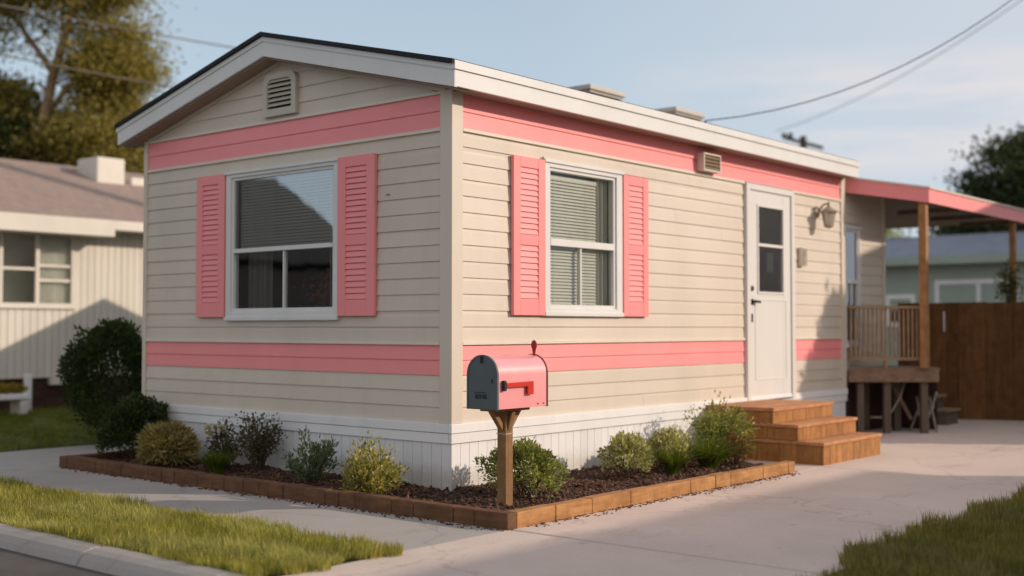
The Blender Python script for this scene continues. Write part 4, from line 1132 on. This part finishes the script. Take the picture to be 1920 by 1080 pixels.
for p in (((wy0 - .1, wz0 - .1), (wy1 + .1, wz0 - .1)), ((wy1 + .1, wz0 - .1), (wy1 + .1, wz1 + .1)), ((wy1 + .1, wz1 + .1), (wy0 - .1, wz1 + .1)), ((wy0 - .1, wz1 + .1), (wy0 - .1, wz0 - .1))):
    m.face([(NX - .062, *p[0]), (NX - .062, *p[1]), (NX - .5, *p[1]), (NX - .5, *p[0])])
m.build('room_recess', M['blind'], nw)
m = MB(); nn = 30
for i in range(nn):
    f = lambda t: (NX - .05 + .02 * math.sin(t * 60), wm + .03 + t * (wy1 - wm - .03))
    a, b = f(i / nn), f((i + 1) / nn); m.face([(a[0], a[1], wz0 - .05), (b[0], b[1], wz0 - .05), (b[0], b[1], wz1 + .05), (a[0], a[1], wz1 + .05)])
m.build('curtain', M['blind'], nw, smooth=True)
def nroof(x): return 2.60 + (NX + .42 - x) * .345
RX = -13.0
m = MB()
rp = lambda x: (x, NY0 - .4, nroof(x))
m.prism([(RX, NY0 - .4, nroof(RX)), (NX + .44, NY0 - .4, nroof(NX + .44)), (NX + .44, NY0 - .4, nroof(NX + .44) - .05), (RX, NY0 - .4, nroof(RX) - .06)], (0, NY1 - NY0 + .8, 0))
m.prism([(RX, NY0 - .4, nroof(RX)), (-16.5, NY0 - .4, nroof(RX) - 1.2), (-16.5, NY0 - .4, nroof(RX) - 1.26), (RX, NY0 - .4, nroof(RX) - .06)], (0, NY1 - NY0 + .8, 0))
m.build('roof', M['nroof'], nh)
m = MB(); m.box(NX + .40, NX + .45, NY0 - .4, 3.45, 2.36, 2.585); m.box(NX + .01, NX + .40, NY0 - .4, 3.45, 2.36, 2.375)
m.box(NX + .30, NX + .449, 3.452, NY1 + .4, 2.455, 2.584); m.box(NX + .01, NX + .30, 3.452, NY1 + .4, 2.455, 2.47)
m.build('fascia', M['nwall'], nh)
m = MB(); m.box(-12.55, -11.95, 4.60, 5.10, 3.25, 3.83); m.build('chimney', M['nwall'], nh, bevel=.02)
m = MB(); m.box(-12.5, -12.0, 5.25, 6.4, 3.3, 3.56); m.build('roof_curb', M['nwall'], nh, bevel=.02)
m = MB()
for z in (3.0,): m.prism([(NX + .02, NY0, 2.62), (-16, NY0, 2.62), (RX, NY0, nroof(RX) - .1)], (0, .05, 0)); m.prism([(NX + .02, NY1 - .05, 2.62), (-16, NY1 - .05, 2.62), (RX, NY1 - .05, nroof(RX) - .1)], (0, .05, 0))
m.build('gable_end', M['nwall'], nh)

# planter bench with yellow plants and the white post by it
pl = empty('planter_bench', (-9.15, 1.4, 0), 'white planter bench with yellow green plants on the far lawn', 'planter')
m = MB(); m.box(-9.3, -9.0, .8, 1.95, .20, .27); m.build('planter_top', M['skirt'], pl, bevel=.01)
for y in (.86, 1.83):
    m = MB(); m.box(-9.28, -9.02, y, y + .10, 0, .199); m.build('leg', M['skirt'], pl, bevel=.01)
P = np.stack([RNG.uniform(-9.28, -9.02, 900), RNG.uniform(.82, 1.93, 900), np.full(900, .27) + RNG.uniform(0, .11, 900)], 1)
V, F = leaf_arrays(P, RNG.normal(size=(900, 3)) + np.array([0, 0, .8]), RNG.uniform(.03, .07, 900), .5); npmesh('plants', V, F, M['yplant'], pl)
m = MB(); m.box(-9.62, -9.54, 2.18, 2.26, 0, .46); m.prism([(-9.62, 2.18, .461), (-9.54, 2.18, .461), (-9.54, 2.26, .461), (-9.62, 2.26, .461)], (0, 0, .03))
pw = m.build('garden_post', M['skirt'], bevel=.008); tag(pw, 'short white post standing behind the planter bench', 'post')

# unseen gabled shed, added to throw the pointed shadow on the white house
sh = empty('shadow_shed', (-6.2, 6.0, 0), 'unseen gabled shed added behind the mobile home for its shadow', 'shed')
sx0, sx1, sy0, sy1, sez, srz = -6.9, -5.5, 3.15, 8.45, 2.05, 2.95
m = MB(); sc = 5.65
m.prism([(sx0, sy0, 0), (sx0, sy1, 0), (sx0, sy1, sez - .35), (sx0, sc, srz - .05), (sx0, sy0, sez - .35)], (sx1 - sx0, 0, 0)); m.build('wall', M['nwall'], sh)
m = MB()
m.prism([(sx0 - .1, sc, srz), (sx0 - .1, sy0 - .3, sez - .42), (sx0 - .1, sy0 - .3, sez - .48), (sx0 - .1, sc, srz - .048)], (sx1 - sx0 + .2, 0, 0))
m.prism([(sx0 - .1, sc, srz), (sx0 - .1, sy1 + .3, sez - .42), (sx0 - .1, sy1 + .3, sez - .48), (sx0 - .1, sc, srz - .048)], (sx1 - sx0 + .2, 0, 0)); m.build('roof', M['nroof'], sh)
m = MB(); m.box(sx1, sx1 + .02, 5.2, 6.1, 0, 1.5); m.build('door', M['fence'], sh)

# ------------------------------------------------------------------ right background
bh = empty('green_house', (-4, 20, 0), 'pale green house with blue grey roof beyond the fence', 'house')
BY = 17.5; BX0, BX1 = -13.0, -1.35
m = MB(); m.box(BX0, BX1, BY, BY + 6, 0, 2.42)
m.prism([(BX1 - .02, BY, 2.42), (BX1 - .02, BY + 6, 2.42), (BX1 - .02, BY + 3, 3.0)], (.02, 0, 0)); m.build('wall', M['bwall'], bh)
m = MB(); rt, et = 3.12, 2.52
m.prism([(BX0 - .3, BY - .35, et - .05), (BX0 - .3, BY + 3, rt), (BX0 - .3, BY + 3, rt - .06), (BX0 - .3, BY - .35, et - .11)], (BX1 - BX0 + .6, 0, 0))
m.prism([(BX0 - .3, BY + 6.35, et - .05), (BX0 - .3, BY + 3, rt), (BX0 - .3, BY + 3, rt - .06), (BX0 - .3, BY + 6.35, et - .11)], (BX1 - BX0 + .6, 0, 0)); m.build('roof', M['broof'], bh)
m = MB(); m.box(BX0 - .3, BX1 + .3, BY - .38, BY - .352, et - .20, et - .045); m.box(BX0 - .3, BX1 + .3, BY - .35, BY - .0, et - .21, et - .195); m.build('fascia', M['bwall'], bh)
def bwin(x0, x1, z0, z1, bars):
    m = MB()
    m.box(x0 - .09, x0, BY - .04, BY, z0 - .08, z1 + .09); m.box(x1, x1 + .09, BY - .04, BY, z0 - .08, z1 + .09); m.box(x0, x1, BY - .039, BY, z1, z1 + .09); m.box(x0, x1, BY - .039, BY, z0 - .08, z0)
    for b in bars: m.box(b - .04, b + .04, BY - .035, BY, z0, z1)
    if bars: m.box(x0, x1, BY - .034, BY, (z0 + z1) / 2 - .03, (z0 + z1) / 2 + .03)
    o = m.build('window', M['skirt'], bh)
    m = MB(); m.face([(x0, BY - .012, z0), (x1, BY - .012, z0), (x1, BY - .012, (z0 + z1) / 2), (x0, BY - .012, (z0 + z1) / 2)])
    m.face([(x0, BY - .008, (z0 + z1) / 2), (x1, BY - .008, (z0 + z1) / 2), (x1, BY - .008, z1), (x0, BY - .008, z1)]); m.mi[-1] = 1
    m.build('glass_pane', [M['dark'], M['bwall']], o)
bwin(-3.25, -1.85, 1.15, 1.93, (-2.5,)); bwin(-4.25, -3.82, 1.2, 1.66, ())

fe = empty('board_fence', (1.5, 8.9, 0), 'tall brown board fence closing the back of the driveway', 'fence')
fd = Vector((.94, .34, 0)).normalized(); fo = Vector((-.35, 8.25, 0)); fn_ = Vector((fd.y, -fd.x, 0))
m = MB(); t = 0.0; nb = 0
while t < 5.2:
    wd = random.uniform(.13, .16); hh = 1.375 + random.uniform(-.006, .006)
    m.obox(fo + fd * (t + wd / 2) + Vector((0, 0, hh / 2 + .02)) + fn_ * (.006 if nb % 2 else -.006), (fd, fn_, (0, 0, 1)), wd / 2 + .004, .0055, hh / 2); t += wd; nb += 1
m.build('boards', M['fence'], fe)
for t in (.4, 2.1, 3.8, 5.1):
    m = MB(); m.obox(fo + fd * t - fn_ * .06 + Vector((0, 0, .68)), (fd, fn_, (0, 0, 1)), .045, .045, .69); m.build('fence_post', M['fence'], fe)
m = MB()
for z in (.35, 1.15): m.obox(fo + fd * 2.6 - fn_ * .03 + Vector((0, 0, z)), (fd, fn_, (0, 0, 1)), 2.6, .018, .04)
m.build('fence_rail', M['fence'], fe)
m = MB(); q = fo + fd * .52 + fn_ * .016
m.obox(q + Vector((0, 0, 1.17)), (fd, fn_, (0, 0, 1)), .008, .004, .12); m.build('latch', M['skirt'], fe)

# climbing plant on the far porch post
shrub('climbing_plant', 'yellow green climbing plant wound round the far porch post', (.64, 9.22, 1.30), .075, .075, .55, 18, 32, .045, M['l_olive'], .5, z0=.1, clump=.05, seed=31, stem=.004, cat='climbing plant')

# far utility pole with crossarm
up_ = empty('utility_pole', (-12.25, 30, 0), 'distant wooden utility pole with crossarm showing above the roof line', 'utility pole')
m = MB(); m.tube([(-12.25, 30, 0), (-12.25, 30, 7.3)], [.14, .11], 10); m.build('pole', M['polewood'], up_)
m = MB(); m.bar((-12.78, 29.7, 7.28), (-11.7, 30.3, 6.9), .10); m.build('crossarm', M['polewood'], up_)
m = MB()
for t in (.02, .2): m.tube([(-12.80 + t, 29.7 + t * .5, 7.27), (-12.80 + t, 29.7 + t * .5, 7.42)], .08, 8)
m.build('insulator', M['polewood'], up_)

SAG1, SAG2, Z2_ = 2.4, .9, 10.9
def cable(name, label, a, b, sag, rad, mat, n=28):
    a = Vector(a); b = Vector(b); m = MB()
    m.tube([tuple(a.lerp(b, i / n) - Vector((0, 0, sag * 4 * (i / n) * (1 - i / n)))) for i in range(n + 1)], rad, 6)
    o = m.build(name, mat, smooth=True); return tag(o, label, 'power line')
POLE = (5.0, 15.5, 0)
po = empty('street_pole', POLE, 'wooden power pole beside the driveway carrying the service lines', 'utility pole')
m = MB(); m.tube([(5.0, 15.5, 0), (5.0, 15.5, 14.9)], [.17, .11], 10); m.build('pole', M['polewood'], po)
m = MB(); m.bar((4.4, 15.5, 14.4), (5.6, 15.5, 14.4), .1); m.build('crossarm', M['polewood'], po)
p2 = empty('street_pole', (7.0, 17.0, 0), 'second wooden power pole farther down the driveway', 'utility pole')
m = MB(); m.tube([(7.0, 17.0, 0), (7.0, 17.0, 13.8)], [.17, .11], 10); m.build('pole', M['polewood'], p2)
cable('power_line', 'dark service cable rising from the roof mast to the upper right', (-1.42, 5.61, 3.36), (5.0, 15.5, 14.5), SAG1, .0065, M['cable'])
cable('power_line', 'thin faint cable running to the distant utility pole', (-13.0, 29.6, 7.5), (7.0, 17.0, 13.5), 1.5, .011, M['cabletan'])
lp = empty('left_pole', (-19, -1.5, 0), 'wooden power pole beyond the left edge of the white house', 'utility pole')
m = MB(); m.tube([(-19, -1.5, 0), (-19, -1.5, 8.5)], [.15, .11], 10); m.build('pole', M['polewood'], lp)
m = MB(); m.bar((-19, -2.2, 8.2), (-19, -.8, 8.2), .1); m.build('crossarm', M['polewood'], lp)
CAB = (((-19, -1.2, 8.0), (-10.5, 14.5, 6.2), .35, 'upper of the two pale cables crossing the tree behind the white house'),
       ((-19, -1.7, 7.2), (-10.0, 14.5, 5.0), .35, 'lower of the two pale cables crossing the tree behind the white house'))
for a, b, s, lb in CAB: cable('power_line', lb, a, b, s, .016, M['cabletan'])

# ------------------------------------------------------------------ surroundings outside the frame (they shade the drive and show in the glass)
rh = empty('neighbour_home', (9.3, 1.5, 0), 'long beige neighbouring mobile home across the driveway', 'mobile home')
m = MB(); m.box(7.95, 11.0, -6.2, 7.3, 0, 3.0); m.build('wall', M['nwall'], rh)
m = MB(); m.prism([(7.75, -6.4, 3.01), (11.2, -6.4, 3.01), (9.45, -6.4, 3.5)], (0, 13.9, 0)); m.build('roof', M['nroof'], rh)
for y in (-4, -1, 2, 5):
    m = MB(); m.box(7.93, 7.949, y - .5, y + .5, 1.1, 2.1); m.build('window', M['dark'], rh)
bush('shadow_hedge', 'unseen hedge added to cast the slanting shadow on the side wall', (3.75, 8.55, 0), .42, .95, 3.0, 15000, .13, M['l_dark'], seed=51, cat='hedge')  # out of view; placed and shaped for its shadow on the side wall
ga = empty('shade_block', (6, 11, 0), 'flat roofed garage added out of view to cast shade on the porch wall', 'shade_block')  # unseen block, added and turned so its shadow covers the porch wall
gq = [(4.4, 9.15), (7.27, 11.16), (5.55, 13.62), (2.68, 11.61)]; gi = [(4.47, 9.30), (7.11, 11.15), (5.52, 13.43), (2.87, 11.58)]
m = MB(); m.prism([(x, y, 0) for x, y in gi], (0, 0, 3.8)); m.build('wall', M['beige'], ga)
m = MB(); m.prism([(x, y, 3.801) for x, y in gq], (0, 0, .08)); m.build('roof', M['nroof'], ga)
m = MB(); m.prism([(4.42, 9.19, 3.882), (3.95, 9.86, 3.882), (4.2, 10.04, 3.882), (4.67, 9.37, 3.882)], (0, 0, .05)); m.build('shade_slab', M['bwall'], ga)  # thin slab added at the corner to carry the shade higher
m = MB(); m.bar((4.62, 9.385, 1.1), (6.9, 10.98, 1.1), .04, 2.2); m.build('door', M['skirt'], ga)
ah = empty('street_house', (-29.5, -19, 0), 'dark gabled house across the street', 'house')
m = MB(); m.box(-35.3, -24.2, -22, -16, 0, 3.2); m.prism([(-35.3, -16.3, 3.2), (-24.2, -16.3, 3.2), (-29.5, -16.3, 6.3)], (0, .2, 0)); m.build('wall', M['shingle'], ah)
m = MB(); m.prism([(-29.5, -22.4, 6.55), (-23.8, -22.4, 3.2), (-23.8, -22.4, 3.1), (-29.5, -22.4, 6.4)], (0, 6.6, 0)); m.prism([(-29.5, -22.4, 6.55), (-35.7, -22.4, 3.2), (-35.7, -22.4, 3.1), (-29.5, -22.4, 6.4)], (0, 6.6, 0)); m.build('roof', M['shingle'], ah)
tree('street_tree', 'broad tree across the street', (-44, -24, 0), [(0, 0, 0), (0, 0, 2.5), (.1, .1, 5)], .25, [[(0, 0, 2), (1, .8, 4)]], [(0, 0, 5.5, 1.8, 40), (-1.5, .5, 4.5, 1.5, 30)], 90, .22, M['l_tree2'], .5, 41)
tree('driveway_tree', 'tree beyond the end of the neighbouring home', (11.5, 21, 0), [(0, 0, 0), (0, 0, 2.5), (.1, .1, 5)], .25, [[(0, 0, 2), (1, .8, 4)]], [(0, 0, 4.6, 1.8, 36), (1.8, .5, 4.0, 1.5, 26)], 90, .2, M['l_tree2'], .5, 42)

# ------------------------------------------------------------------ light, sky, camera
SD = Vector((1, .70, .48)).normalized()
sun = bpy.data.lights.new('sun', 'SUN'); sun.energy = 3.3; sun.angle = R(.8); sun.color = (1.0, .835, .68)
so = bpy.data.objects.new('sun', sun); COL.objects.link(so); so.rotation_euler = (-SD).to_track_quat('-Z', 'Y').to_euler()
w = bpy.data.worlds.new('World'); SC.world = w; w.use_nodes = True
nt = w.node_tree
for n_ in list(nt.nodes): nt.nodes.remove(n_)
out = nt.nodes.new('ShaderNodeOutputWorld'); bg = nt.nodes.new('ShaderNodeBackground'); nt.links.new(bg.outputs[0], out.inputs[0])
sky = nt.nodes.new('ShaderNodeTexSky'); sky.sky_type = 'NISHITA'; sky.sun_disc = False
sky.sun_elevation = math.asin(SD.z); sky.sun_rotation = math.atan2(SD.x, SD.y)
sky.air_density = 1.0; sky.dust_density = 1.2; sky.ozone_density = 1.0
tc = nt.nodes.new('ShaderNodeTexCoord')
sep = nt.nodes.new('ShaderNodeSeparateXYZ'); nt.links.new(tc.outputs['Generated'], sep.inputs[0])
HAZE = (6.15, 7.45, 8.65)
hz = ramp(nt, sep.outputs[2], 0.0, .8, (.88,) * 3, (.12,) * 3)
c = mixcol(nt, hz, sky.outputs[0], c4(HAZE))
def dotn_pre():
    d_ = nt.nodes.new('ShaderNodeVectorMath'); d_.operation = 'DOT_PRODUCT'; nt.links.new(tc.outputs['Generated'], d_.inputs[0]); d_.inputs[1].default_value = (.767, .641, 0)
    return d_.outputs['Value']
# thin cirrus streaks low in the sky
cv = mapped(nt, tc.outputs['Generated'], (2.0, 2.0, 15.0), (R(3), R(-4), 0))
azl = ramp(nt, dotn_pre(), -.05, .42)
c = mixcol(nt, azl, c, (6.2, 6.75, 7.5, 1))
cf = ramp(nt, noise(nt, cv, 1.35, 7, .6), .36, .58)
lowm = ramp(nt, sep.outputs[2], .115, .225)
lw = lowm.node.color_ramp; lw.elements[0].color = (0, 0, 0, 1); lw.elements[1].color = (0, 0, 0, 1)
for p_ in (.155, .19): lw.elements.new(p_).color = (1, 1, 1, 1)
dotn = nt.nodes.new('ShaderNodeVectorMath'); dotn.operation = 'DOT_PRODUCT'; nt.links.new(tc.outputs['Generated'], dotn.inputs[0]); dotn.inputs[1].default_value = (.767, .641, 0)
azm = ramp(nt, dotn.outputs['Value'], .08, .24)
ma = nt.nodes.new('ShaderNodeMath'); ma.operation = 'MULTIPLY'; nt.links.new(lowm, ma.inputs[0]); nt.links.new(azm, ma.inputs[1]); lowm = ma.outputs[0]
mul = nt.nodes.new('ShaderNodeMath'); mul.operation = 'MULTIPLY'; nt.links.new(cf, mul.inputs[0]); nt.links.new(lowm, mul.inputs[1])
m2 = nt.nodes.new('ShaderNodeMath'); m2.operation = 'MULTIPLY'; nt.links.new(mul.outputs[0], m2.inputs[0]); m2.inputs[1].default_value = .9
c = mixcol(nt, m2.outputs[0], c, (9.0, 8.1, 7.7, 1))
# pale fill added to the sky behind the camera, lifts shaded walls
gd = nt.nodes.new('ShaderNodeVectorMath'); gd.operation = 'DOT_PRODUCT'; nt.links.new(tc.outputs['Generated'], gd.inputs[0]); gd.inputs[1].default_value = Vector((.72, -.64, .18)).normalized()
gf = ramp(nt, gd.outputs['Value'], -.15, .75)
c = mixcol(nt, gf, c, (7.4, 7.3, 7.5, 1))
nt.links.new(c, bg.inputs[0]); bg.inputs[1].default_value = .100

cam = bpy.data.cameras.new('camera'); co = bpy.data.objects.new('camera', cam); COL.objects.link(co)
co.location = (5.3127, -5.7388, 1.1); co.rotation_euler = (R(90 + 1.888), 0, R(39.9))
cam.sensor_width = 36; cam.lens = 42.09; cam.clip_end = 2000
cam.dof.use_dof = True; cam.dof.focus_distance = 7.3; cam.dof.aperture_fstop = 1.0
SC.camera = co
SC.view_settings.view_transform = 'Standard'; SC.view_settings.look = 'None'; SC.view_settings.exposure = 0; SC.view_settings.gamma = 1
SC.render.engine = 'CYCLES'
SC.cycles.use_denoising = True
SC.cycles.max_bounces = 8; SC.cycles.transparent_max_bounces = 12
